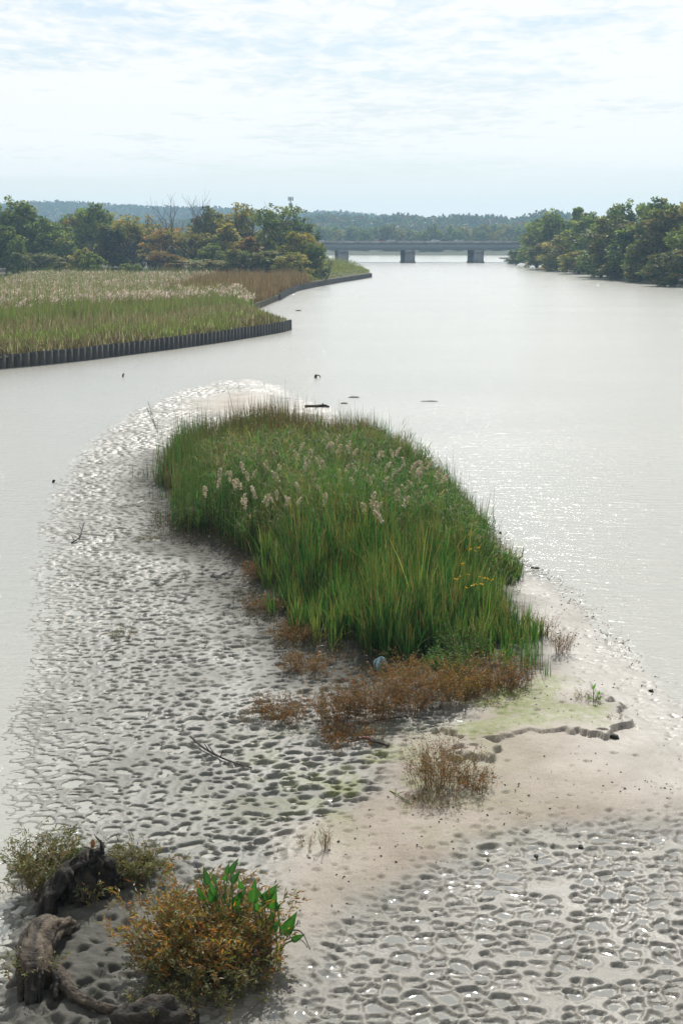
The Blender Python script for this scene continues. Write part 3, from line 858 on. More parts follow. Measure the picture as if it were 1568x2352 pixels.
for a in [
    (1185, 640, 572, 50, 'bushy', 'green', 0, 'lowest tree leaning over the water at the bridge end of the right bank'),
    (1232, 600, 505, 90, 'round', 'green', 1, 'dark domed tree beside the right end of the bridge'),
    (1265, 560, 488, 90, 'round', 'green', 0, 'dark flat topped tree second from the bridge on the right bank'),
    (1322, 560, 478, 34, 'tall', 'green', 0, 'narrow pointed tree rising between the domed trees'),
    (1300, 520, 535, 110, 'bushy', 'olive', 0, 'olive bushy tree above the waterline near the bridge'),
    (1360, 500, 490, 110, 'round', 'green', 1, 'broad green tree left of the rusty topped tree'),
    (1250, 545, 560, 80, 'bushy', 'brown', 1, 'brown green bush overhanging the far water edge'),
    (1410, 430, 498, 150, 'round', 'brown', 0, 'rusty topped round tree in the middle of the right bank'),
    (1425, 480, 468, 120, 'round', 'green', 0, 'tall green tree behind the rusty topped round tree'),
    (1500, 470, 458, 130, 'round', 'green', 1, 'tallest green tree on the skyline of the right bank'),
    (1560, 450, 470, 120, 'tall', 'olive', 1, 'olive skyline tree at the right picture edge'),
    (1520, 385, 480, 150, 'round', 'brown', 1, 'big bronze topped tree at the right picture edge'),
    (1380, 440, 570, 110, 'bushy', 'green', 1, 'dark green bush at the waterline left of centre on the right bank'),
    (1330, 480, 575, 90, 'bushy', 'olive', 1, 'yellowish bush at the waterline of the right bank'),
    (1470, 385, 560, 110, 'bushy', 'brown', 0, 'brown bush overhanging the dark reflection'),
    (1550, 350, 575, 120, 'bushy', 'brown', 1, 'nearest brown bush at the right edge above the water'),
    (1450, 405, 520, 100, 'tall', 'green', 1, 'dark green tree between the rusty topped tree and the big bronze tree'),
    (1600, 365, 500, 130, 'round', 'green', 0, 'green tree half outside the right picture edge'),
    (1510, 372, 590, 90, 'bushy', 'green', 0, 'low green bush under the big bronze tree'),
    (1420, 408, 600, 80, 'bushy', 'brown', 1, 'low scrub hanging over the middle of the right waterline'),
]:
    x, D, top, w, kind, pal, i, lab = a
    tree('broadleaf_tree', x, D, top, w * 1.2, kind, pal, lab, .4, RB, i)
for k in range(14):
    x = 1250 + k * 28
    tree('background_tree', x, 560 - k * 6 + random.uniform(0, 40), random.uniform(505, 525) - k, 110, random.choice(['round', 'bushy']), random.choice(['green', 'brown']),
         'tree in the wood filling the gaps behind the right bank trees', .5, 'wood behind the right bank trees', k % 2, .85)
for k in range(46):   # tree belt on the far shore behind the bridge
    x = 640 + k * 13.5 + random.uniform(-6, 6)
    tree('far_shore_tree', x, random.uniform(1110, 1290), random.uniform(514, 532), random.uniform(40, 62), random.choice(['bushy', 'round', 'bushy']), random.choice(['green', 'green', 'olive', 'brown']),
         'tree in the dark belt on the far shore behind the bridge', 1.0, 'tree belt on the far shore', k % 2)

# low growth on the river point behind the second wall
def ground_cover(name, n, pts, hgt, cols, label, z=1.0, wid=.12):
    P = poly(pts); lo, hi = P.min(0), P.max(0)
    x, y = rng.uniform(lo[0], hi[0], n * 3), rng.uniform(lo[1], hi[1], n * 3)
    d = sdist(P, x, y); k = d > 0; x, y, d = x[k][:n], y[k][:n], d[k][:n]
    m = len(x)
    h = hgt * sstep(-1, 5, d) * np.exp(rng.normal(0, .25, m)) * (.5 + fbm(x * .2, y * .12, 5, 3))
    b = np.stack([x, y, np.full(m, z)], 1)
    pos = np.repeat(b, 5, 0) + np.stack([rng.normal(0, .4, 5 * m), rng.normal(0, .4, 5 * m), np.repeat(h, 5) * rng.uniform(.2, 1.0, 5 * m)], 1)
    V, F, C = leaves(pos, rng.normal(size=(5 * m, 3)), .35, .22, pick(cols, 5 * m) * np.exp(rng.normal(0, .2, (5 * m, 1))))
    link(name, mesh_np(name, V, [F], M_TREE, C), kind='stuff', label=label)
ground_cover('point_scrub', 3500, [(700, 662), (760, 648), (845, 634), (845, 628), (800, 618), (760, 610), (730, 612), (700, 640)], 2.6, GREENS + OLIVES[:2], 'green scrub covering the river point')
ground_cover('waterside_scrub', 7000, [(1165, 597), (1200, 604), (1260, 612), (1330, 621), (1400, 633), (1480, 644), (1568, 653), (1700, 672), (1700, 640), (1560, 630), (1400, 612), (1250, 600)], 4.5, BROWNG + GREENS, 'scrub hanging over the right bank waterline', .2)

# ------------------------------------------------------------------ road bridge
BD = 719.0
def build_bridge():
    u = BD / _f
    X0, X1 = -170, 210
    def zz(row): return CAM_H + (552 - row) * u
    root = thing('road_bridge', 'grey concrete road bridge crossing the river in the distance', 'bridge', (20, BD, 0))
    CG, CD = (.30, .31, .31), (.22, .23, .23)
    def bx(name, x0, x1, y0, y1, z0, z1, col, par=root, mat=M_CONC, **kw):
        g = Geo(); g.box(((x0 + x1) / 2 - 20, (y0 + y1) / 2, (z0 + z1) / 2), (x1 - x0, y1 - y0, z1 - z0), 0, col, **kw)
        return link(name, g.mesh(name, mat), par)
    zt = zz(556.5); zb = zz(573)
    deck = bx('deck', X0, X1, -.6, 23, zt - .45, zt, CG)
    for y in (0.0, 6, 11, 17, 22):
        gd = bx('girder', X0, X1, y, y + .5, zb, zt - .45, (.20, .235, .255), root, M_STEEL)
        bx('flange', X0, X1, y - .22, y + .72, zb - .12, zb - .003, (.3, .33, .34), gd, M_STEEL)
    for y in (-.62, 22.7):
        par = bx('parapet', X0, X1, y, y + .3, zt + .003, zt + .65, (.34, .35, .35))
    # railing on the parapet
    g = Geo()
    for z in (.95,): g.box((0 if False else (X0 + X1) / 2 - 20, -.47, zt + z), (X1 - X0, .07, .07), 0, (.25, .27, .28))
    link('rail', g.mesh('rail', M_STEEL), root)
    pm = Geo(); pm.box((0, 0, .31), (.12, .12, .62), 0, (.25, .27, .28)); pme = pm.mesh('rail_post', M_STEEL)
    for k in range(95):
        link('rail_post', pme, root, (X0 - 20 + 2 + k * 4, -.47, zt + .652))
    for k, (a, b) in enumerate([(776, 800), (928, 950), (1083, 1105), (630, 650), (1250, 1270)]):
        xa, xb = (a - 784) * u, (b - 784) * u
        for j, (dx, y) in enumerate(((0, 1.2), (-1.6, 18.0))):
            g = Geo()
            g.box(((xa + xb) / 2 + dx - 20, y, (zb - 1.6 - 2) / 2), (xb - xa, 2.6, zb - 1.6 + 2), 0, CD)
            col = link('pier', g.mesh('pier', M_CONC), root)
            g = Geo(); g.box(((xa + xb) / 2 + dx - 20, y, zb - .805), (xb - xa + .1, 3.0, 1.58), 0, CD); link('cap_beam', g.mesh('cap_beam', M_CONC), col)
            g = Geo(); g.box(((xa + xb) / 2 + dx - 20, y, -.2), (xb - xa + .7, 3.6, 1.5), 0, (.13, .13, .12)); link('footing', g.mesh('footing', M_CONC), col)
    for x in (735, 1020, 1180):
        g = Geo(); X = (x - 784) * u
        g.tube([(X - 20, 22.4, zt), (X - 20, 22.4, zt + 9), (X - 19.9, 22.0, zt + 9.6), (X - 19.6, 20, zt + 9.8)], [.11, .08, .06, .05], 6, (.3, .31, .32))
        link('lamp_post', g.mesh('lamp_post', M_STEEL), root)
    return zt
DECK_Z = build_bridge()
def car(x, col, lab, kind='car', lane=3.5):
    L, W, H = (4.6, 1.85, 1.5) if kind == 'car' else (6.2, 2.2, 2.6)
    X = (x - 784) / _f * (BD + lane)
    o = thing('car' if kind == 'car' else 'van', lab, kind, (X, BD + lane, DECK_Z + .002), 'vehicles on the bridge')
    if kind == 'car':
        prof = [(-2.3, .35), (-2.3, .8), (-1.5, .95), (-.8, 1.45), (.9, 1.45), (1.75, .98), (2.3, .92), (2.3, .35)]
    else:
        prof = [(-3.1, .45), (-3.1, 1.2), (-2.4, 1.45), (-1.8, 2.5), (3.1, 2.6), (3.1, .45)]
    n = len(prof); g = Geo()
    V = [(a, -W / 2, b) for a, b in prof] + [(a, W / 2, b) for a, b in prof]
    g.add(V, [[i, (i + 1) % n, n + (i + 1) % n, n + i] for i in range(n)], col)
    g.add(V, [list(range(n))[::-1], list(range(n, 2 * n))], col)
    link('body', g.mesh('body', M_PAINT), o)
    g = Geo()
    if kind == 'car': pts = [(-1.35, .98), (-.75, 1.36), (.8, 1.36), (1.5, 1.0)]
    else: pts = [(-2.3, 1.5), (-1.85, 2.3), (-.8, 2.3), (-.8, 1.5)]
    for s in (-1, 1):
        g.add([(a, s * (W / 2 + .01), b) for a, b in pts], [[0, 1, 2, 3]], (.02, .025, .03))
    link('side_window', g.mesh('side_window', M_PAINT), o)
    for a in (-1.45, 1.45) if kind == 'car' else (-2.0, 2.0):
        for s in (-1, 1):
            g = Geo(); g.tube([(a, s * W * .5 - s * .2, .33), (a, s * W * .5 + s * .03, .33)], .33, 10, (.02, .02, .02)); link('wheel', g.mesh('wheel', M_PLAIN), o)
car(735, (.55, .57, .58), 'grey car at the left end of the bridge')
car(895, (.62, .64, .66), 'silver car left of the middle of the bridge')
car(872, (.25, .04, .04), 'dark red car just behind the silver car')
car(995, (.75, .76, .77), 'white car in front of the dark car on the bridge')
car(1014, (.035, .04, .05), 'dark car following close behind the white car')
car(1048, (.5, .55, .58), 'pale blue grey car nearest the right bank on the bridge')

# ------------------------------------------------------------------ mast and far buildings on the hills
def mast():
    b = site_d(668, 560, 900); z1 = site_d(668, 452, 900).z
    o = thing('telecom_mast', 'slim telecom mast with antenna ring above the left tree line', 'mast', (b.x, 900, 1))
    g = Geo(); g.tube([(0, 0, -1), (0, 0, z1 - 1)], [.55, .3], 8, (.2, .22, .24)); link('pole', g.mesh('pole', M_STEEL), o)
    for zf, r in ((z1 - 2.2, 1.5), (z1 - 5.5, 1.0)):
        for k in range(9):
            a = k / 9 * 6.283
            g = Geo(); g.box((r * math.cos(a), r * math.sin(a), zf), (.35, .35, 2.3 if r > 1.2 else 1.4), a, (.24, .27, .3)); g.tube([(0, 0, zf), (r * math.cos(a), r * math.sin(a), zf)], .08, 4, (.2, .22, .24))
            link('antenna', g.mesh('antenna', M_STEEL), o)
mast()
def block(x0, x1, top, D, col, lab, rows, cols, name='apartment_block'):
    a, b = site_d(x0, top, D), site_d(x1, top, D)
    zg = float(hill_h(np.array([(a.x + b.x) / 2]), np.array([float(D)]))[0]) - 8
    W, H = b.x - a.x, a.z - zg
    o = thing(name, lab, 'building', ((a.x + b.x) / 2, D, zg))
    g = Geo(); g.box((0, 7, H / 2), (W, 14, H), 0, col); link('wall', g.mesh('wall', M_CONC), o)
    g = Geo(); g.box((0, 7, H + .35), (W + .8, 14.8, .7), 0, (.2, .19, .18)); link('roof', g.mesh('roof', M_CONC), o)
    wg = Geo(); wg.box((0, 0, 0), (W / cols * .45, .2, 1.7), 0, (.05, .06, .07)); wm = wg.mesh('window', M_PAINT)
    for r in range(rows):
        for c in range(cols):
            link('window', wm, o, (-W / 2 + (c + .5) * W / cols, -.06, H - 2.2 - r * 3.1))
block(1090, 1165, 499, 2180, (.20, .13, .11), 'dim brown apartment block among the hillside trees', 4, 12)
block(1172, 1182, 512, 2100, (.55, .5, .48), 'tiny pale house below the brown apartment block', 1, 3, 'house')
block(516, 522, 508, 900, (.7, .7, .66), 'tiny white gable seen through the left trees', 1, 2, 'house')
# an old blind in the scrub at the back of the marsh
b = site_d(415 * 1250 / 1568, 600, 372)
bl = thing('duck_blind', 'low grey weathered blind in the scrub behind the plumes', 'shed', (site_d(258, 600, 372).x, 372, 1.0))
for nm, c, d, col in (('roof', (0, 0, 3.1), (5.5, 2.6, .18), (.16, .15, .14)), ('post', (-2.3, -.9, 1.5), (.2, .2, 3.05), (.1, .09, .08)), ('post', (2.3, -.9, 1.5), (.2, .2, 3.05), (.1, .09, .08)),
                      ('back_panel', (0, 1.1, 1.6), (5.0, .1, 2.6), (.12, .11, .10))):
    g = Geo(); g.box(c, d, 0, col); link(nm, g.mesh(nm, M_WOOD), bl)
# ------------------------------------------------------------------ reed island
def isle_pts(n, margin=0.0):
    lo, hi = ISLE.min(0) - 1, ISLE.max(0) + 1
    x, y = rng.uniform(lo[0], hi[0], n), rng.uniform(lo[1], hi[1], n)
    d = sdist(ISLE, x, y) + (fbm(x * .6, y * .6, 15, 3) - .5) * 2.2 - .5 + rng.normal(0, .2, n)
    k = d > margin
    x, y, d = x[k], y[k], d[k]
    return x, y, mud(x, y, False), d
def lerp_edge(pts, y):
    P = np.array(pts); return np.interp(y, P[:, 1], P[:, 0])
LE = sorted([tuple(site(a, b)[:2]) for a, b in [(750, 1500), (690, 1450), (620, 1400), (580, 1310), (520, 1270), (440, 1245), (402, 1200), (378, 1100), (390, 1062)]], key=lambda p: p[1])
RE = sorted([tuple(site(a, b)[:2]) for a, b in [(1205, 1490), (1190, 1400), (1165, 1310), (1125, 1235), (1104, 1200), (1050, 1150), (955, 1088), (880, 1020)]], key=lambda p: p[1])
def side(x, y):
    l, r = lerp_edge(LE, y), lerp_edge(RE, y)
    return (x - l) / np.maximum(r - l, 1)
def build_island():
    Y_A, Y_B = site(900, 1330).y, site(900, 1125).y       # cattails in front of A, thin growth behind B
    x, y, z, d = isle_pts(86000)
    s = side(x, y); patch = fbm(x * .28, y * .28, 91, 3); p2 = fbm(x * .7, y * .7, 92, 3)
    hmap = (.42 + 1.15 * fbm(x * .33, y * .33, 93, 3)) * (.50 + .50 * sstep(0, 1.6, d)) * (1 - .28 * sstep(.75, 1.0, s))
    yy = y + (patch - .5) * 9
    # --- cattails, in tufts
    lo, hi = ISLE.min(0), ISLE.max(0)
    nt = 4500
    tx, ty = rng.uniform(lo[0] - 1, hi[0] + 1, nt), rng.uniform(lo[1] - 1, Y_A + 7, nt)
    td = sdist(ISLE, tx, ty) + (fbm(tx * .7, ty * .7, 16, 3) - .5) * 2.6 - .25 + rng.normal(0, .2, nt)
    k = (td > 0) & (ty + (fbm(tx * .28, ty * .28, 91, 3) - .5) * 9 < Y_A + 2); tx, ty, td = tx[k], ty[k], td[k]; nt = len(tx)
    tz = mud(tx, ty, False); tsd = side(tx, ty)
    th = 2.0 * (.40 + 1.2 * fbm(tx * .35, ty * .35, 93, 3)) * np.exp(rng.normal(0, .2, nt)) * (.55 + .45 * sstep(0, 1.5, td)) * (1 - .25 * sstep(.75, 1.0, tsd))
    dry = rng.uniform(0, 1, nt) < .06 + .36 * sstep(.68, 1.0, tsd)
    tcol = np.where(dry[:, None], pick([(.17, .19, .055), (.23, .185, .08), (.14, .17, .05)], nt), pick([(.028, .088, .022), (.038, .11, .026), (.055, .135, .032), (.09, .155, .04)], nt)) * np.exp(rng.normal(0, .16, (nt, 1)))
    per = 17; n = nt * per
    az = rng.uniform(0, 6.28, n); rr = np.abs(rng.normal(0, .11, n))
    b = np.repeat(np.stack([tx, ty, tz - .05], 1), per, 0) + np.stack([rr * np.cos(az), rr * np.sin(az), np.zeros(n)], 1)
    c = np.repeat(tcol, per, 0) * np.exp(rng.normal(0, .18, (n, 1)))
    tip = np.where((rng.uniform(0, 1, n) < .3)[:, None], pick([(.30, .20, .08), (.24, .16, .06)], n), c * 1.25)
    g = Geo()
    g.add(*blades(b, np.repeat(th, per) * rng.uniform(.55, 1.08, n), .034 * rng.uniform(.7, 1.4, n), az + rng.normal(0, .7, n), np.abs(rng.normal(.10, .20, n)), c, tip, segs=4))
    m2 = rng.uniform(0, 1, n) < .10
    g.add(*blades(b[m2], np.repeat(th, per)[m2] * rng.uniform(.4, .95, m2.sum()), .028, rng.uniform(0, 6.28, m2.sum()), np.abs(rng.normal(.25, .3, m2.sum())), pick([(.22, .16, .08), (.16, .11, .06), (.28, .22, .12)], m2.sum()), segs=4))
    link('cattail_stand', g.mesh('cattail_stand', M_REED), kind='stuff', label='dense dark green cattails at the front of the reed island')
    # --- reeds with side leaves
    m = (yy >= Y_A - 2) & (yy < Y_B + 3) & (rng.uniform(0, 1, len(x)) < .40)
    n = int(m.sum())
    b = np.stack([x, y, z - .05], 1)[m]
    cl = vnoise(x[m] * 1.6, y[m] * 1.6, 95)
    h = 2.05 * hmap[m] * np.exp(rng.normal(0, .12, n)) * (.72 + .5 * cl)
    az = 6.28 * vnoise(x[m] * .9, y[m] * .9, 96) * 1.5 + rng.normal(0, .5, n); ln = np.abs(rng.normal(.14, .14, n))
    g = Geo()
    cst = pick([(.12, .17, .05), (.19, .17, .075)], n)
    g.add(*blades(b, h, .020, az, ln, cst, segs=2))
    per = 9
    t = np.tile(np.linspace(.30, .98, per), n) + rng.normal(0, .03, n * per)
    B, Hh, A, Ln = np.repeat(b, per, 0), np.repeat(h, per), np.repeat(az, per), np.repeat(ln, per)
    pos = B + np.stack([np.cos(A) * Hh * Ln * (.35 * t + .65 * t * t), np.sin(A) * Hh * Ln * (.35 * t + .65 * t * t), Hh * (t - .5 * Ln ** 2 * t * t)], 1)
    br = rng.uniform(0, 1, n * per) < np.repeat(.14 + .45 * sstep(.46, .62, p2[m]) + .3 * sstep(Y_B - 7, Y_B, yy[m]), per)
    c = np.where(br[:, None], pick([(.19, .155, .07), (.24, .19, .095), (.16, .18, .055)], n * per), pick([(.055, .15, .032), (.08, .175, .04), (.125, .19, .05), (.042, .11, .026)], n * per))
    c = c * np.repeat(np.exp(rng.normal(0, .2, (n, 1))), per, 0) * np.exp(rng.normal(0, .15, (n * per, 1)))
    g.add(*blades(pos, rng.uniform(.3, .7, n * per), .030 * rng.uniform(.7, 1.4, n * per), A + rng.normal(0, 1.3, n * per), rng.uniform(.35, 1.15, n * per), c, segs=3, droop=.25))
    link('reed_stand', g.mesh('reed_stand', M_REED), kind='stuff', label='mid green leafy reeds in the middle of the island')
    # --- thinner brown and green rushes at the back
    m = (yy >= Y_B - 3) & (rng.uniform(0, 1, len(x)) < .8)
    n = int(m.sum()); per = 2
    b = np.repeat(np.stack([x, y, z - .05], 1)[m], per, 0) + rng.normal(0, .06, (n * per, 3)) * [1, 1, 0]
    brn = np.repeat(patch[m], per) + rng.normal(0, .12, n * per) > .46
    c = np.where(brn[:, None], pick([(.14, .085, .05), (.17, .125, .07), (.10, .10, .04)], n * per), pick([(.04, .10, .028), (.055, .12, .03), (.09, .13, .04)], n * per)) * np.exp(rng.normal(0, .2, (n * per, 1)))
    g = Geo(); g.add(*blades(b, np.repeat(1.85 * hmap[m], per) * np.exp(rng.normal(0, .18, n * per)), .034 * rng.uniform(.7, 1.3, n * per), rng.uniform(0, 6.28, n * per), np.abs(rng.normal(.04, .13, n * per)), c, segs=3))
    link('rush_stand', g.mesh('rush_stand', M_REED), kind='stuff', label='brown and green rushes at the back of the island')
    # --- dark upright rushes along the left and right water edges
    k = (np.abs(d) < 1.0) & ((s < .14) | (s > .86)) & (y > site(900, 1290).y) & (rng.uniform(0, 1, len(x)) < .22)
    n = int(k.sum()); per = 3
    b = np.repeat(np.stack([x, y, z - .05], 1)[k], per, 0) + rng.normal(0, .15, (n * per, 3)) * [1, 1, 0]
    g = Geo(); c = pick([(.035, .085, .026), (.05, .11, .03), (.08, .13, .035), (.14, .115, .055)], n * per) * np.exp(rng.normal(0, .15, (n * per, 1)))
    g.add(*blades(b, np.repeat(1.35 + .5 * (s[k] < .5), per) * np.exp(rng.normal(0, .2, n * per)), .032, rng.uniform(0, 6.28, n * per), np.abs(rng.normal(.02, .10, n * per)), c, segs=3))
    link('edge_rushes', g.mesh('edge_rushes', M_REED), kind='stuff', label='upright blue green rushes rimming the island')
    # --- dry undergrowth
    x2, y2, z2, d2 = isle_pts(16000, -1.4)
    k = (d2 < .9) & (side(x2, y2) < .8) & (y2 < site(900, 1190).y); x2, y2, z2 = x2[k], y2[k], z2[k]; n = len(x2); per = 4
    pos = np.repeat(np.stack([x2, y2, z2], 1), per, 0) + np.stack([rng.normal(0, .12, n * per), rng.normal(0, .12, n * per), rng.uniform(0, .45, n * per)], 1)
    c = pick([(.05, .04, .025), (.075, .06, .03), (.04, .055, .02), (.10, .065, .03)], n * per) * np.exp(rng.normal(0, .25, (n * per, 1)))
    g = Geo(); g.add(*leaves(pos, rng.normal(size=(n * per, 3)) + [0, 0, .6], rng.uniform(.06, .16, n * per), .028, c))
    g.add(*blades(np.stack([x2, y2, z2 - .03], 1), rng.uniform(.25, .6, n), .012, rng.uniform(0, 6.28, n), np.abs(rng.normal(.3, .3, n)), (.06, .045, .03), segs=2))
    link('dry_undergrowth', g.mesh('dry_undergrowth', M_LEAF), kind='stuff', label='dark dry undergrowth around the foot of the reeds')
build_island()

# plumes: feathery drooping heads standing over the reeds
def plume_mesh(k):
    g = Geo(); n = 110
    t = rng.uniform(0, 1, n)
    ax = np.stack([.14 * t ** 1.8, .0 * t, .42 * t - .1 * t ** 3], 1)
    a = rng.uniform(0, 6.28, n); r = .012 + .048 * np.sin(math.pi * np.clip(t * .8 + .15, 0, 1))
    d = np.stack([np.cos(a) * .8 + .5, np.sin(a) * .8, rng.uniform(.0, .8, n)], 1)
    g.add(*leaves(ax, d, r * 1.9, .030, pick([(.47, .43, .31), (.36, .32, .22), (.55, .51, .40)], n) * np.exp(rng.normal(0, .12, (n, 1)))))
    g.tube([(-.02, 0, -.5), (0, 0, 0), (.05, 0, .2)], [.008, .006, .004], 4, (.2, .17, .09), cap=False)
    return g.mesh('plume', M_DRY)
PL = [plume_mesh(k) for k in range(4)]
plume_root = thing('plumed_reeds', 'pale feathery seed plumes rising over the island reeds', 'reeds', site(780, 1180, .3))
spots = [(755, 1012), (745, 1030), (770, 1045), (760, 1042), (800, 1042), (808, 1050), (905, 1050), (930, 1078), (945, 1080), (965, 1075), (972, 1082), (978, 1078), (940, 1090), (918, 1085),
         (575, 1052), (585, 1058), (600, 1048), (620, 1055), (650, 1060), (690, 1055), (700, 1065), (715, 1060), (735, 1068), (560, 1085), (570, 1110), (520, 1095), (505, 1105), (475, 1140),
         (610, 1080), (640, 1100), (655, 1110), (700, 1095), (740, 1085), (790, 1085), (820, 1075), (840, 1090), (860, 1060), (885, 1085), (1000, 1100), (1010, 1110), (1025, 1105), (900, 1105),
         (690, 1130), (640, 1150), (660, 1165), (680, 1160), (720, 1120), (750, 1130), (780, 1115), (810, 1120), (850, 1115), (880, 1130), (850, 1165), (860, 1185), (870, 1190), (840, 1180),
         (745, 1165), (590, 1150), (600, 1160), (615, 1165), (540, 1125), (530, 1110), (950, 1120), (970, 1130), (905, 1150), (925, 1165), (690, 1040), (735, 1020), (560, 1170)]
for (a, b) in spots + [(a + random.uniform(-30, 30), b + random.uniform(-14, 22)) for a, b in spots[::2]]:
    p = site(a + random.uniform(-4, 4), b + random.uniform(-3, 3), random.uniform(2.4, 2.8))
    o = link('plume', random.choice(PL), plume_root, p - plume_root.location)
    k = random.uniform(.6, 1.15)
    o.rotation_euler = (random.uniform(-.2, .2), random.uniform(-.1, .5), random.uniform(0, 6.28)); o.scale = (k * .95, k * .95, k * 1.35)

# yellow daisies at the right edge of the island
fl = thing('yellow_wildflowers', 'small yellow wildflowers among the reeds at the right edge', 'flowers', site(1090, 1390, .3))
fm = Geo()
for k in range(8):
    a = k / 8 * 6.283
    fm.add(*leaves(np.zeros((1, 3)), np.array([[math.cos(a), math.sin(a), .25]]), .065, .03, (.75, .42, .02)))
fm.tube([(0, 0, -.01), (0, 0, .015)], .016, 6, (.12, .07, .02)); fme = fm.mesh('flower', M_LEAF)
for (a, b) in [(1080, 1262), (1090, 1265), (1097, 1258), (1062, 1295), (1055, 1325), (1050, 1330), (1075, 1320), (1100, 1325), (1112, 1328), (1105, 1342), (1085, 1345), (1092, 1342), (1120, 1330), (1130, 1332), (1045, 1330), (1070, 1350)]:
    p = site(a, b, random.uniform(1.75, 2.1))
    o = link('flower', fme, fl, p - fl.location); k = random.uniform(.7, 1.1); o.scale = (k,) * 3; o.rotation_euler = (random.uniform(.2, .9), random.uniform(-.4, .4), random.uniform(0, 6))
    g = Geo(); g.tube([(0, 0, 0), (.04, .02, -.5), (.02, .0, -1.1)], [.005, .006, .007], 4, (.08, .11, .03), cap=False); link('stem', g.mesh('stem', M_PLAIN), o)

# ------------------------------------------------------------------ weed bushes
SM_ORANGE = ([(.26, .13, .04), (.20, .155, .05), (.11, .135, .04), (.36, .14, .03), (.15, .085, .045)], [.26, .24, .24, .10, .16])
SM_BIG = ([(.30, .145, .035), (.22, .17, .045), (.12, .14, .04), (.38, .14, .03), (.19, .095, .045), (.20, .18, .11)], [.18, .15, .25, .06, .2, .16])
SM_RUST = ([(.15, .08, .045), (.21, .095, .04), (.11, .075, .042), (.10, .10, .04), (.38, .13, .03)], [.30, .18, .24, .22, .06])
SM_GREY = ([(.12, .13, .06), (.17, .16, .09), (.075, .09, .04), (.20, .12, .06)], [.4, .25, .25, .1])
SM_GREEN = ([(.05, .13, .03), (.07, .16, .04), (.04, .09, .025)], [.4, .3, .3])
def weed(name, cat, px, py, w, h, nst, lps, pal, label, L=.065, group=None, lean=.55, thin=.005):
    p = on_mud(px, py)
    o = thing(name, label, cat, p, group)
    base = np.stack([rng.normal(0, w * .16, nst), rng.normal(0, w * .16, nst), np.full(nst, -.04)], 1)
    out = np.arctan2(base[:, 1], base[:, 0]) + rng.normal(0, .6, nst)
    hh = h * rng.uniform(.55, 1.05, nst); ln = np.clip((w * .42 / np.maximum(hh, .05)) * rng.uniform(.0, 1.1, nst) ** .8, 0, 1.25)
    g = Geo()
    wood = pick([(.12, .055, .03), (.10, .075, .04), (.16, .08, .04)], nst)
    g.add(*blades(base, hh, thin * 2, out, ln, wood, segs=4))
    # side twigs
    m = nst * 3
    t = rng.uniform(.25, .9, m); B = np.repeat(base, 3, 0); Hh = np.repeat(hh, 3); A = np.repeat(out, 3); Ln = np.repeat(ln, 3)
    def along(B, Hh, A, Ln, t): return B + np.stack([np.cos(A) * Hh * Ln * (.35 * t + .65 * t * t), np.sin(A) * Hh * Ln * (.35 * t + .65 * t * t), Hh * (t - .5 * np.minimum(Ln, 1.2) ** 2 * t * t)], 1)
    tb = along(B, Hh, A, Ln, t); ta = A + rng.normal(0, 1.2, m); th = Hh * rng.uniform(.2, .45, m); tl = rng.uniform(.3, 1.0, m)
    g.add(*blades(tb, th, thin * 1.5, ta, tl, np.repeat(wood, 3, 0), segs=2))
    link('stems', g.mesh('stems', M_LEAF), o)
    n = nst * lps
    who = rng.integers(0, m, n); t2 = rng.uniform(.1, 1.0, n)
    pos = along(tb[who], th[who], ta[who], tl[who], t2) + rng.normal(0, .02, (n, 3))
    pos[:, 2] = np.maximum(pos[:, 2], .0)
    topness = np.clip(pos[:, 2] / h, 0, 1)
    c = pick(pal[0], n, pal[1]) * np.exp(rng.normal(0, .22, (n, 1)))
    d = np.stack([np.cos(ta[who]), np.sin(ta[who]), np.full(n, .35)], 1) + rng.normal(0, .6, (n, 3))
    g = Geo(); g.add(*leaves(pos, d, L * rng.uniform(.6, 1.35, n), L * .27, c))
    link('leaves', g.mesh('leaves', M_LEAF), o)
    return o
BG = 'rusty weed bushes in front of the reeds'
weed('smartweed_bush', 'bush', 478, 2222, 2.15, 1.2, 360, 50, SM_BIG, 'big orange and green weed bush beside the broad leaved plant', .095)
weed('smartweed_bush', 'bush', 470, 2265, 2.2, .8, 260, 46, SM_GREY, 'shaded lower green fringe of the big orange bush', .07)
weed('smartweed_bush', 'bush', 108, 2040, 1.25, .95, 150, 34, SM_GREY, 'grey green weed bush left of the root mass', .08)
weed('smartweed_bush', 'bush', 310, 2012, 1.15, .55, 120, 34, SM_GREY, 'low grey green bush right of the root mass', .075)
weed('weed_sprig', 'weed', 212, 2080, .5, .5, 22, 12, SM_GREY, 'thin leafy sprig hanging in front of the root mass', .09)
weed('weed_sprig', 'weed', 78, 2262, .8, .62, 34, 11, SM_GREY, 'dry leafy sprigs on the thick bent log', .085)
weed('smartweed_bush', 'bush', 1005, 1808, 1.45, 1.0, 150, 22, SM_RUST, 'lone rusty bush on the sand below the reed island', .055)
weed('smartweed_bush', 'bush', 1085, 1812, .95, .5, 80, 20, SM_RUST, 'small rusty clump right of the lone sand bush', .05)
weed('smartweed_bush', 'bush', 985, 1845, 1.3, .3, 70, 10, SM_RUST, 'sparse brown stubble in front of the lone sand bush', .04)
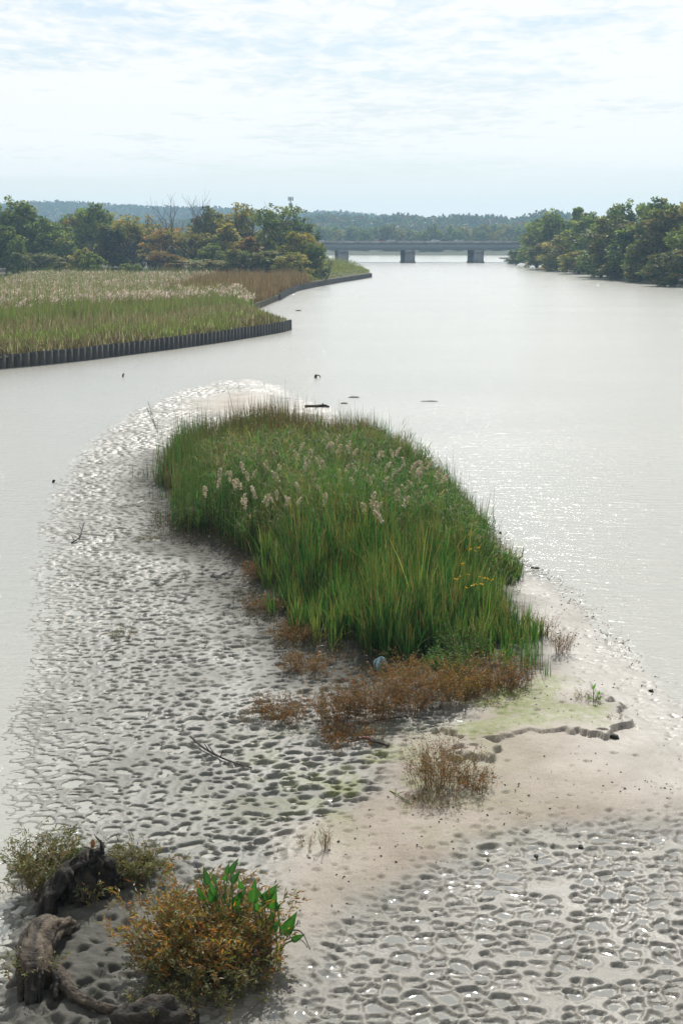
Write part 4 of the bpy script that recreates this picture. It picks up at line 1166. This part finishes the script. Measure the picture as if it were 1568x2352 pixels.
for (a, b, w, h, ns, pal, lab) in [
    (640, 1652, 1.5, .62, 95, SM_RUST, 'leftmost brown weed bush on the mud'),
    (765, 1662, 1.5, .95, 120, SM_RUST, 'brown weed bush second from the left'),
    (860, 1652, 1.7, 1.15, 170, SM_RUST, 'tall reddish weed bush in the middle of the row'),
    (950, 1632, 1.5, 1.0, 130, SM_RUST, 'dark brown weed bush right of the tall reddish one'),
    (1050, 1612, 1.7, 1.05, 180, SM_ORANGE, 'bright orange weed bush in front of the cattails'),
    (1150, 1590, 1.6, .95, 150, SM_RUST, 'rightmost rusty weed bush of the row'),
    (700, 1545, 1.4, .6, 80, SM_RUST, 'low dark bush on the mud left of the blue float'),
    (930, 1575, 1.6, .85, 80, SM_ORANGE, 'yellow brown weeds at the foot of the cattails'),
    (800, 1700, 1.6, .45, 80, SM_RUST, 'straggling low weeds above the plastic bottle'),
    (610, 1400, 1.3, .5, 80, SM_RUST, 'dark weeds at the left foot of the cattails'),
    (600, 1330, 1.2, .7, 80, SM_RUST, 'rusty weeds at the notch in the left island edge'),
    (680, 1470, 1.5, .6, 90, SM_RUST, 'dark weeds at the left front corner of the cattails')]:
    weed('smartweed_bush', 'bush', a, b, w, h, int(ns * 1.2), 27, pal, lab, .06, BG)
weed('green_herb', 'herb', 1030, 1560, 1.2, .9, 130, 26, SM_GREEN, 'fresh green leafy herb clump at the cattails front', .075)
weed('green_herb', 'herb', 1060, 1520, 1.2, .9, 120, 26, SM_GREEN, 'green leafy herbs behind the fresh herb clump', .075)
weed('weed_tuft', 'weed', 748, 1948, .3, .5, 24, 8, SM_GREY, 'small upright tuft alone on the sand', .035)
weed('weed_tuft', 'weed', 705, 1940, .6, .3, 16, 8, SM_RUST, 'sparse wiry stems left of the lone sand tuft', .03)
weed('weed_tuft', 'weed', 1290, 1500, .75, .75, 60, 12, SM_RUST, 'brown tuft on the sand right of the island', .045)
weed('weed_tuft', 'weed', 1252, 1462, .6, .7, 40, 12, SM_RUST, 'thin brown tuft nearest the island right edge', .045)
weed('weed_tuft', 'weed', 1345, 1618, .8, .45, 40, 10, SM_GREY, 'grey green tuft on the algae terrace', .045)
weed('weed_tuft', 'weed', 1415, 1664, .55, .25, 30, 10, SM_GREY, 'low tuft at the right end of the algae ledge', .045)
weed('weed_tuft', 'weed', 285, 1462, 1.0, .3, 30, 10, SM_GREY, 'small weed patch alone on the pitted mud', .06)
weed('weed_tuft', 'weed', 340, 1240, 1.0, .25, 26, 8, SM_GREY, 'small dry clump on the upper pitted mud', .06)
weed('weed_tuft', 'weed', 25, 2052, .6, .35, 16, 8, SM_GREY, 'thin weeds in the water at the left edge', .06)

def clump(name, label, px, py, n, h, w, cols, spread, lean=.12, wd=.03, cat='reeds'):
    p = on_mud(px, py); o = thing(name, label, cat, p)
    b = np.stack([rng.normal(0, spread, n), rng.normal(0, spread, n), np.full(n, -.05)], 1)
    g = Geo(); c = pick(cols, n) * np.exp(rng.normal(0, .15, (n, 1)))
    g.add(*blades(b, h * rng.uniform(.6, 1.05, n), wd, rng.uniform(0, 6.28, n), np.abs(rng.normal(.03, lean, n)), c, segs=4))
    link('blades', g.mesh('blades', M_REED), o)
CG_ = [(.045, .12, .022), (.07, .15, .03), (.10, .16, .04)]
clump('cattail_clump', 'tall cattail clump standing apart at the right front corner', 1215, 1545, 16, 1.9, .0, CG_, .12)
clump('cattail_clump', 'short cattail clump farthest right of the island', 1254, 1560, 10, .75, .0, CG_, .06)
clump('cattail_clump', 'slim cattail clump between the tall and short ones', 1233, 1530, 9, 1.3, .0, CG_, .08)
clump('cattail_clump', 'bright cattail clump at the lower right island corner', 1190, 1555, 20, 1.7, .0, CG_, .18)
BR_ = [(.03, .075, .03), (.05, .10, .035)]
clump('rush_clump', 'small isolated rush clump on the mud left of the island', 340, 1098, 14, .8, 0, BR_, .25)
clump('rush_clump', 'sparse rushes at the upper left island edge', 368, 1145, 16, .8, 0, BR_, .3)
clump('rush_clump', 'rushes standing forward at the left island edge', 405, 1205, 26, 1.3, 0, BR_, .3)

# ------------------------------------------------------------------ broad leaved pickerelweed
def z2(u, v): return (u / 3.572 + 276, v / 3.572 + 1912)
def broad_leaf(parent, tip, base, D, ground, col=(.034, .115, .022), roll=0.0):
    T = site_d(*z2(*tip), D + random.uniform(-.12, .12)); B = site_d(*z2(*base), D + random.uniform(-.1, .1))
    T = Vector(T) - parent.location; B = Vector(B) - parent.location
    ax = T - B; L = ax.length * 1.08; ax.normalize()
    view = Vector((0, -.85, .5)); view.rotate(Matrix.Rotation(roll, 3, ax)) if roll else None
    sd = ax.cross(view).normalized(); nn = sd.cross(ax)
    W = L * random.uniform(.42, .54)
    prof = [(-.10, .16), (-.06, .34), (.06, .48), (.22, .5), (.42, .42), (.62, .29), (.82, .13), (1.0, .01)]
    V, F, C = [], [], []
    for t, w in prof:
        arch = -nn * (.10 * L * t * t)
        c = B + ax * (L * t) + arch
        for k in (-1, -.5, 0, .5, 1):
            V.append(tuple(c + sd * (W * w * k) + nn * (abs(k) * W * w * .35)))
            C.append(np.array(col) * (1.35 if k == 0 else 1.0))
    for i in range(len(prof) - 1):
        for k in range(4):
            F.append([i * 5 + k, i * 5 + k + 1, i * 5 + k + 6, i * 5 + k + 5])
    g = Geo(); g.add(V, F, np.array(C) * random.uniform(.8, 1.2)); 
    lf = link('leaf', g.mesh('leaf', M_LEAF, True), parent)
    G = Vector(ground) - parent.location
    mid = (B + G) / 2 + Vector((random.uniform(-.06, .06), random.uniform(-.1, .1), .08))
    g = Geo(); P = curve_pts([(*G, .013), (*mid, .012), (*B, .008)], 10); g.tube(P[:, :3], P[:, 3], 5, (.06, .13, .03), cap=False)
    link('stalk', g.mesh('stalk', M_PLAIN), lf)
def spike(parent, at_, D, ground):
    T = Vector(site_d(*z2(*at_), D)) - parent.location; G = Vector(ground) - parent.location
    g = Geo(); P = curve_pts([(*G, .010), (*((T + G) / 2 + Vector((.03, 0, .05))), .009), (*T, .006)], 10); g.tube(P[:, :3], P[:, 3], 5, (.06, .11, .03), cap=False)
    n = 40; t = rng.uniform(-.09, .03, n); a = rng.uniform(0, 6.28, n)
    g.add(*leaves(np.array(T)[None] + np.stack([.012 * np.cos(a), .012 * np.sin(a), t], 1), np.stack([np.cos(a), np.sin(a), np.full(n, .4)], 1), .022, .014, (.12, .12, .28)))
    link('flower_spike', g.mesh('flower_spike', M_LEAF), parent)
gA, gB = on_mud(548, 2215), on_mud(618, 2215)
pA = thing('pickerelweed', 'upright broad leaved green plant behind the orange bush', 'plant', gA)
for tip, base in [((690, 290), (715, 415)), ((760, 340), (785, 415)), ((745, 415), (765, 555)), ((630, 445), (690, 545)), ((965, 215), (910, 325)), ((888, 255), (880, 335)), ((985, 320), (915, 405)),
                  ((1005, 485), (955, 610)), ((880, 480), (845, 540)), ((880, 345), (850, 385)), ((790, 510), (770, 560)), ((975, 395), (1000, 455))]:
    broad_leaf(pA, tip, base, gA.y + .0, gA + Vector((random.uniform(-.25, .25), random.uniform(-.1, .1), 0)), roll=random.uniform(-.7, .7))
spike(pA, (790, 430), gA.y + .1, gA); spike(pA, (618, 250), gA.y + .2, gA + Vector((-.2, 0, 0)))
pB = thing('pickerelweed', 'spreading broad leaved green plant right of the orange bush', 'plant', gB)
for tip, base in [((1100, 395), (1095, 560)), ((1290, 435), (1175, 540)), ((1280, 490), (1225, 610)), ((1125, 470), (1165, 540)), ((1320, 580), (1275, 640)), ((1265, 650), (1205, 735)), ((1440, 670), (1345, 820)),
                  ((1315, 720), (1220, 835)), ((1510, 840), (1415, 880)), ((1110, 560), (1130, 640)), ((1275, 560), (1290, 610)), ((1210, 565), (1150, 605))]:
    broad_leaf(pB, tip, base, gB.y + .05, gB + Vector((random.uniform(-.2, .2), random.uniform(-.1, .1), 0)), roll=random.uniform(-.7, .7))
spike(pB, (1462, 730), gB.y, gB)
g = Geo(); P = curve_pts([(*(on_mud(600, 2195)), .02), (*(on_mud(650, 2160) + Vector((0, 0, .12))), .016), (*(on_mud(690, 2150) + Vector((0, 0, .08))), .014), (*on_mud(712, 2180), .01)], 16)
P[:, :3] -= np.array(gB); g.tube(P[:, :3], P[:, 3] * .8, 6, (.05, .05, .03)); link('runner', g.mesh('runner', M_PLAIN), pB)
# little pickerelweed out on the terrace
gC = on_mud(1362, 1622)
pC = thing('pickerelweed', 'tiny broad leaved plant on the algae terrace', 'plant', gC)
for dx, dz, ln, az in ((-.02, .42, .16, .3), (.10, .26, .14, 1.0), (.12, .14, .13, -.4), (-.1, .15, .12, 2.6)):
    B = Vector((dx, 0, dz))
    V = [tuple(B), tuple(B + Vector((-.04, -.01, .05))), tuple(B + Vector((math.cos(az) * ln * .4, -.02, ln))), tuple(B + Vector((.045, -.01, .05)))]
    g = Geo(); g.add(V, [[0, 1, 2, 3]], (.09, .24, .04)); lf = link('leaf', g.mesh('leaf', M_LEAF), pC)
    g = Geo(); g.tube([(0, 0, -.03), tuple(B * .6), tuple(B)], [.012, .01, .007], 5, (.07, .15, .03), cap=False); link('stalk', g.mesh('stalk', M_PLAIN), lf)

# ------------------------------------------------------------------ driftwood
def log_tube(pts, n=60, sides=26, col=(.13, .105, .075), wob=.35, seed=1, org=None):
    """pts: (ground px, ground py, height of centre, radius)"""
    c = []
    for a, b, z, r in pts:
        p = on_mud(a, b); c.append((p.x, p.y, p.z + z * .88, r * .8))
    P = curve_pts(c, int(n * 2)); sides = int(sides * 1.7)
    org = Vector(c[0][:3]) if org is None else org
    g = Geo(); g.tube(P[:, :3] - np.array(org), P[:, 3], sides, col, wob, seed)
    return g, org
WD, WG, WT = (.022, .018, .013), (.055, .042, .029), (.068, .052, .036)
g, og = log_tube([(168, 2128, .04, .12), (140, 2150, .18, .24), (108, 2178, .30, .31), (84, 2214, .33, .33), (78, 2252, .26, .36), (80, 2275, .12, .36)], 34, 20, WT, .38, 3)
lg = thing('driftwood_log', 'thick bent log ending in a dark broken butt at the lower left', 'log', og)
link('trunk', g.mesh('trunk', M_WOOD), lg)
for k, (pp) in enumerate([[(100, 2275, .35, .10), (92, 2290, .22, .09), (90, 2304, .0, .06)], [(60, 2270, .35, .10), (52, 2286, .2, .09), (48, 2302, .0, .05)], [(125, 2262, .25, .12), (135, 2278, .14, .10), (128, 2296, .0, .06)], [(78, 2280, .3, .16), (74, 2300, .1, .14), (72, 2306, -.05, .1)]]):
    gg, _ = log_tube(pp, 10, 9, WD, .4, 7 + k, og); link('root', gg.mesh('root', M_WOOD), lg)
g, og = log_tube([(132, 2252, .16, .15), (158, 2284, .13, .125), (182, 2304, .10, .11), (212, 2318, .09, .10), (244, 2328, .09, .11), (275, 2336, .08, .11)], 28, 12, WG, .3, 11)
lb = thing('fallen_branch', 'pale bent branch joining the thick log to the dark bottom log', 'branch', og); link('limb', g.mesh('limb', M_WOOD), lb)
g, og = log_tube([(262, 2352, .10, .12), (290, 2360, .16, .26), (350, 2366, .2, .33), (410, 2368, .18, .30), (452, 2360, .10, .14)], 28, 18, WD, .35, 13)
lc = thing('driftwood_log', 'dark wet log lying along the bottom edge under the orange bush', 'log', og); link('trunk', g.mesh('trunk', M_WOOD), lc)
gg = Geo(); a, b = on_mud(305, 2336) - og, on_mud(330, 2318) - og; gg.tube([(a.x, a.y, a.z + .16), (b.x, b.y, b.z + .2)], [.035, .012], 6, (.3, .24, .16)); link('splinter', gg.mesh('splinter', M_WOOD), lc)
g, og = log_tube([(96, 2108, -.02, .12), (110, 2094, .18, .24), (136, 2074, .38, .27), (170, 2062, .55, .25), (205, 2054, .68, .22), (228, 2050, .78, .17), (236, 2048, .86, .08)], 30, 16, WD, .6, 17)
rt = thing('root_mass', 'dark torn root mass of an uprooted tree at the left water edge', 'stump', og); link('stump', g.mesh('stump', M_WOOD), rt)
for k, pp in enumerate([[(228, 2050, .75, .16), (246, 2050, .52, .17), (258, 2050, .28, .13), (268, 2046, -.04, .09)], [(214, 2054, .62, .24), (228, 2056, .36, .24), (238, 2060, .12, .19), (244, 2064, -.05, .14)],
                        [(160, 2066, .42, .2), (176, 2074, .2, .2), (190, 2082, -.02, .14)], [(190, 2058, .5, .24), (200, 2068, .26, .22), (212, 2078, .0, .13)], [(250, 2048, .45, .1), (272, 2044, .26, .07), (282, 2040, -.02, .05)],
                        [(120, 2086, .3, .14), (104, 2074, .2, .1), (88, 2068, .0, .07)]]):
    gg, _ = log_tube(pp, 14, 10, WD, .6, 21 + k, og); link('root', gg.mesh('root', M_WOOD), rt)
for k in range(26):   # torn roots standing out of the mass
    t = random.random(); a0 = 110 + 130 * t; b0 = 2092 - 42 * t; z = .12 + .62 * t + random.uniform(-.15, .1)
    dx, dz = random.uniform(-22, 22), random.uniform(-.45, .28)
    gg, _ = log_tube([(a0, b0, z, .075), (a0 + dx * .5, b0 + random.uniform(-4, 8), max(.05, z + dz * .6 + .08), .05), (a0 + dx, b0 + random.uniform(-2, 12), max(-.03, z + dz), .016)], 8, 5, WD, .4, 61 + k, og)
    link('root', gg.mesh('root', M_WOOD), rt)
for k, (a0, z0, a1, z1) in enumerate([((195, 2052), .85, (240, 2050), .75), ((205, 2052), .8, (212, 2062), .45), ((225, 2052), .7, (250, 2054), .5), ((236, 2048), .9, (222, 2050), 1.05)]):
    a, b = on_mud(*a0) - og, on_mud(*a1) - og
    gg = Geo(); P = curve_pts([(a.x, a.y, a.z + z0, .02), ((a.x + b.x) / 2, (a.y + b.y) / 2 - .1, a.z + (z0 + z1) / 2 + .05, .016), (b.x, b.y, b.z + z1, .008)], 9); gg.tube(P[:, :3], P[:, 3], 6, (.15, .12, .09)); link('rootlet', gg.mesh('rootlet', M_WOOD), rt)
# grass tuft and rusty scrap on the root mass
p = on_mud(196, 2050); o = thing('grass_tuft', 'small green grass tuft on top of the root mass', 'grass', (p.x, p.y, p.z + .62))
n = 40; g = Geo(); g.add(*blades(rng.normal(0, .06, (n, 3)) * [1, 1, 0], rng.uniform(.15, .35, n), .012, rng.uniform(0, 6.28, n), rng.uniform(.1, .8, n), pick(CG_, n), segs=3)); link('blades', g.mesh('blades', M_REED), o)
p = on_mud(216, 2050); g = Geo(); g.tube([(0, 0, 0), (.01, 0, .1), (.03, 0, .16)], [.03, .035, .012], 9, (.24, .09, .03), .2, 3)
o = link('dead_leaf', g.mesh('dead_leaf', M_PLAIN), None, (p.x, p.y, p.z + .80), label='rust orange dead leaf on top of the root mass', category='leaf')

def stick(name, label, pts, r, col=(.06, .05, .04), cat='stick', twigs=0, group=None):
    c = [(*(on_mud(a, b) + Vector((0, 0, z))), r * (1 - .5 * i / len(pts))) for i, (a, b, z) in enumerate(pts)]
    P = curve_pts(c, 14); og = Vector(c[0][:3])
    g = Geo(); g.tube(P[:, :3] - np.array(og), P[:, 3], 7, col, .25, len(label))
    o = thing(name, label, cat, og, group); link('shaft', g.mesh('shaft', M_WOOD), o)
    for k in range(twigs):
        i = random.randint(3, len(P) - 3); q = P[i, :3] - np.array(og); d = np.array([random.uniform(-.3, .3), random.uniform(-.2, .2), random.uniform(.05, .25)])
        gg = Geo(); gg.tube([q, q + d * .6, q + d], [r * .5, r * .4, r * .2], 5, col, cap=False); link('twig', gg.mesh('twig', M_WOOD), o)
stick('fallen_stick', 'long dark stick lying on the pitted mud', [(438, 1703, .12), (470, 1725, .06), (520, 1750, .05), (578, 1768, .04)], .028, twigs=3)
stick('fallen_stick', 'thin stake leaning on the upper mud left of the island', [(341, 935, .35), (352, 965, .12), (362, 992, .0)], .03, (.12, .11, .09))
stick('fallen_branch', 'small forked branch on the upper left mud', [(165, 1248, .03), (182, 1242, .12), (195, 1218, .3)], .03, twigs=3)
stick('cut_reed', 'pale green cut reed lying on the sand', [(895, 1818, .03), (918, 1832, .03), (944, 1850, .02)], .016, (.22, .25, .10), 'reed', 2)
stick('fallen_stick', 'dark stick beside the pink litter under the brown weeds', [(850, 1706, .05), (868, 1710, .06), (892, 1716, .03)], .04)
stick('fallen_stick', 'long thin stick crossing under the rusty bushes', [(860, 1660, .05), (930, 1652, .06), (990, 1655, .04)], .016)
stick('fallen_stick', 'grey stick lying right of the orange bush bottom', [(560, 2345, .05), (585, 2322, .08), (612, 2300, .05)], .018, (.12, .11, .085))
stick('driftwood', 'long dark driftwood stranded at the sandbar tip', [(700, 935, .02), (722, 935, .05), (745, 935, .10), (755, 936, .05)], .12, (.05, .045, .04), 'driftwood', 2)
def floater(px, py, L, W, H, label, name='floating_wood'):
    p = site(px, py); g = Geo()
    c = curve_pts([(-L / 2, 0, 0, .02), (-L / 4, .03, H * .3, W), (L / 5, 0, H * .4, W * 1.1), (L / 2, .02, 0, .03)], 12)
    g.tube(c[:, :3], c[:, 3], 8, (.035, .035, .032), .4, int(px)); 
    o = thing(name, label, 'driftwood', p); link('wood', g.mesh('wood', M_WOOD), o)
floater(812, 913, .8, .05, .06, 'dark floating plank right of the stranded driftwood')
floater(790, 927, .5, .05, .06, 'small floating chunk close to the sandbar tip')
floater(685, 714, 1.0, .10, .12, 'tiny dark floating bit off the sheet pile corner')
floater(985, 922, 1.2, .03, .05, 'thin pale floating reed out on the river')
def snag(px, py, label, h=.45, r=.16, cx=.1):
    p = site(px, py); g = Geo()
    c = curve_pts([(0, 0, -.4, r), (0, 0, h * .4, r * 1.05), (cx, 0, h * .8, r * .85), (cx * 1.6, .02, h, r * .4)], 10)
    g.tube(c[:, :3], c[:, 3], 10, (.035, .035, .033), .35, int(px)); o = thing('snag', label, 'snag', p); link('stub', g.mesh('stub', M_WOOD), o)
    if r < .1: return
    g = Geo(); c = curve_pts([(cx, 0, h * .7, r * .35), (cx + .22, 0, h * .75, .05), (cx + .33, 0, h * .2, .035), (cx + .34, 0, -.2, .03)], 10); g.tube(c[:, :3], c[:, 3], 6, (.05, .05, .045), .3, 3); link('root', g.mesh('root', M_WOOD), o)
snag(725, 868, 'dark rounded snag poking from the water beyond the sandbar', .28, .12, .03)
snag(283, 866, 'small looped root poking from the water left of the sandbar', .3, .07, .05)
snag(123, 1108, 'short dark snag at the left edge of the mudflat', .10, .06, .05)

# ------------------------------------------------------------------ litter, clods and wrack
def bottle(px, py):
    p = on_mud(px, py); o = thing('plastic_bottle', 'crushed clear plastic bottle with pale label lying on the mud', 'bottle', p, rz=.1)
    def ring(n, pts, col, mat):
        g = Geo(); g.tube([(x, 0, .05) for x, r in pts], [r for x, r in pts], 10, col, .06, 2); link(n, g.mesh(n, mat), o)
    ring('body', [(-.17, .045), (-.16, .055), (.07, .055), (.12, .045), (.17, .02)], (.45, .48, .46), M_PAINT)
    ring('label', [(-.12, .058), (-.02, .058)], (.62, .5, .45), M_PLAIN); ring('cap', [(.17, .024), (.205, .024)], (.7, .72, .72), M_PLAIN)
bottle(783, 1713)
p = on_mud(842, 1703); g = Geo(); g.tube([(-.1, 0, .09), (.0, 0, .08), (.12, -.02, .05)], [.035, .04, .035], 10, (.34, .15, .14), .15, 3); link('drink_can', g.mesh('drink_can', M_PLAIN), None, p, label='faded pink drink can beside the dark stick', category='can')
def scrap(px, py, w, lab, col=(.62, .63, .6)):
    p = on_mud(px, py); n = 9; X, Y = np.meshgrid(np.linspace(-w, w, n), np.linspace(-w * .6, w * .6, n)); Z = .04 + (fbm(X * 14 + px, Y * 14, 8, 3)) * .14 * w / .2
    i = np.arange(n * n).reshape(n, n); F = np.stack([i[:-1, :-1], i[:-1, 1:], i[1:, 1:], i[1:, :-1]], -1).reshape(-1, 4)
    X = X + (fbm(Y * 9, X * 9, 3, 2) - .5) * w * .9
    g = Geo(); g.add(np.stack([X, Y, Z], -1).reshape(-1, 3), F, col); link('plastic_scrap', g.mesh('plastic_scrap', M_PLAIN, True), None, p, label=lab, category='litter')
scrap(1078, 1640, .17, 'crumpled white plastic scrap at the edge of the algae')
scrap(1062, 1668, .2, 'torn pale plastic sheet below the white scrap', (.5, .52, .5))
scrap(1160, 1610, .07, 'tiny white paper scrap right of the bushes')
p = on_mud(872, 1542)
g = Geo(); c = curve_pts([(0, 0, .0, .04), (0, 0, .06, .15), (.02, 0, .2, .19), (.02, 0, .34, .12), (.0, 0, .39, .03)], 12); g.tube(c[:, :3], c[:, 3], 12, (.16, .25, .27), .15, 5)
link('float_ball', g.mesh('float_ball', M_PLAIN, True), None, p, label='dull blue round float lodged under the cattails', category='float')
CL = 'dark clods on the sand'
cm = []
for k in range(3):
    g = Geo(); c = curve_pts([(-.10, 0, 0, .02), (-.04, 0, .03, .07), (.04, .01, .03, .075), (.10, 0, 0, .02)], 8); g.tube(c[:, :3], c[:, 3], 9, (.05, .047, .04), .5, 31 + k); cm.append(g.mesh('clod', M_WOOD))
for k, (a, b, s, lab) in enumerate([(1494, 1588, .9, 'dark clod alone on the pale sand near the right edge'), (1232, 1306, 1.3, 'dark clod at the right waterline beside the island'), (1222, 1305, 1.0, 'smaller clod touching the waterline clod'),
        (1332, 2008 - 60, 1.0, 'oval dark clod above the pitted right flat'), (1230, 1968, .9, 'round dark clod between sand and pitted flat'), (1120, 1977, .7, 'small dark clod on smooth sand above the pits'),
        (1148, 1225, 1.2, 'dark lump where the reeds meet the right waterline'), (565, 1980 + 60, .8, 'little dark clod left of the smooth sand'), (1435, 1664, 1.6, 'dark sod broken off the algae ledge'), (1408, 1696, 1.6, 'second dark sod at the ledge corner')]):
    p = on_mud(a, b); o = link('clod', cm[k % 3], None, p, label=lab, category='clod', group=CL); o.scale = (s * .75, s * .6, s * .5); o.rotation_euler = (0, 0, random.uniform(0, 6))
# wrack line and crumbs: too many to count
def wrack():
    ctr = [(1130, 1215), (1165, 1250), (1215, 1298), (1270, 1325), (1312, 1362), (1360, 1420), (1420, 1480), (1500, 1560)]
    P = resample([tuple(site(a, b)[:2]) for a, b in ctr], .05)
    n = 1300; q = P[(rng.uniform(0, 1, n) ** 1.7 * (len(P) - 1)).astype(int)] + rng.normal(0, .22, (n, 2))
    # crumbs on the sand bands
    n2 = 3000; lo, hi = SAND.min(0), SAND.max(0); x = rng.uniform(lo[0], 11, n2 * 5); y = rng.uniform(16, hi[1], n2 * 5)
    d = sdist(SAND, x, y); k = (d > -.6) & (rng.uniform(0, 1, len(x)) < np.clip(.10 + np.exp(-np.abs(d - 1.2)) * .6 * (fbm(x * .8, y * .8, 4, 3) > .5), 0, 1)); q = np.vstack([q, np.stack([x[k], y[k]], 1)[:n2]])
    n = len(q); z = mud(q[:, 0], q[:, 1])[0]
    g = Geo(); L = .012 + .06 * rng.uniform(0, 1, n) ** 2.2
    dirs = np.stack([rng.normal(0, 1, n), rng.normal(0, .6, n), rng.uniform(-.1, .35, n)], 1)
    for _ in range(2): g.add(*leaves(np.stack([q[:, 0], q[:, 1], z + .006], 1), dirs, L, L * .6, pick([(.05, .046, .037), (.09, .08, .06), (.13, .11, .085)], n)))
    link('wrack_crumbs', g.mesh('wrack_crumbs', M_PLAIN), kind='stuff', label='dark crumbs of wrack scattered over the sandbar')
wrack()

# ------------------------------------------------------------------ haze
def haze():
    m = new_mat('haze'); t = m.node_tree
    v = t.nodes.new('ShaderNodeVolumePrincipled'); v.inputs['Color'].default_value = (.50, .76, 1.0, 1); v.inputs['Density'].default_value = HAZE_DENSITY; v.inputs['Anisotropy'].default_value = .25
    o = t.nodes.new('ShaderNodeOutputMaterial'); t.links.new(v.outputs[0], o.inputs['Volume'])
    g = Geo(); g.box((0, 1500, 53.5), (5200, 5000, 113)); me = g.mesh('haze', m)
    link('haze', me, kind='stuff', label='pale blue river haze')
HAZE_DENSITY = .00020
haze()
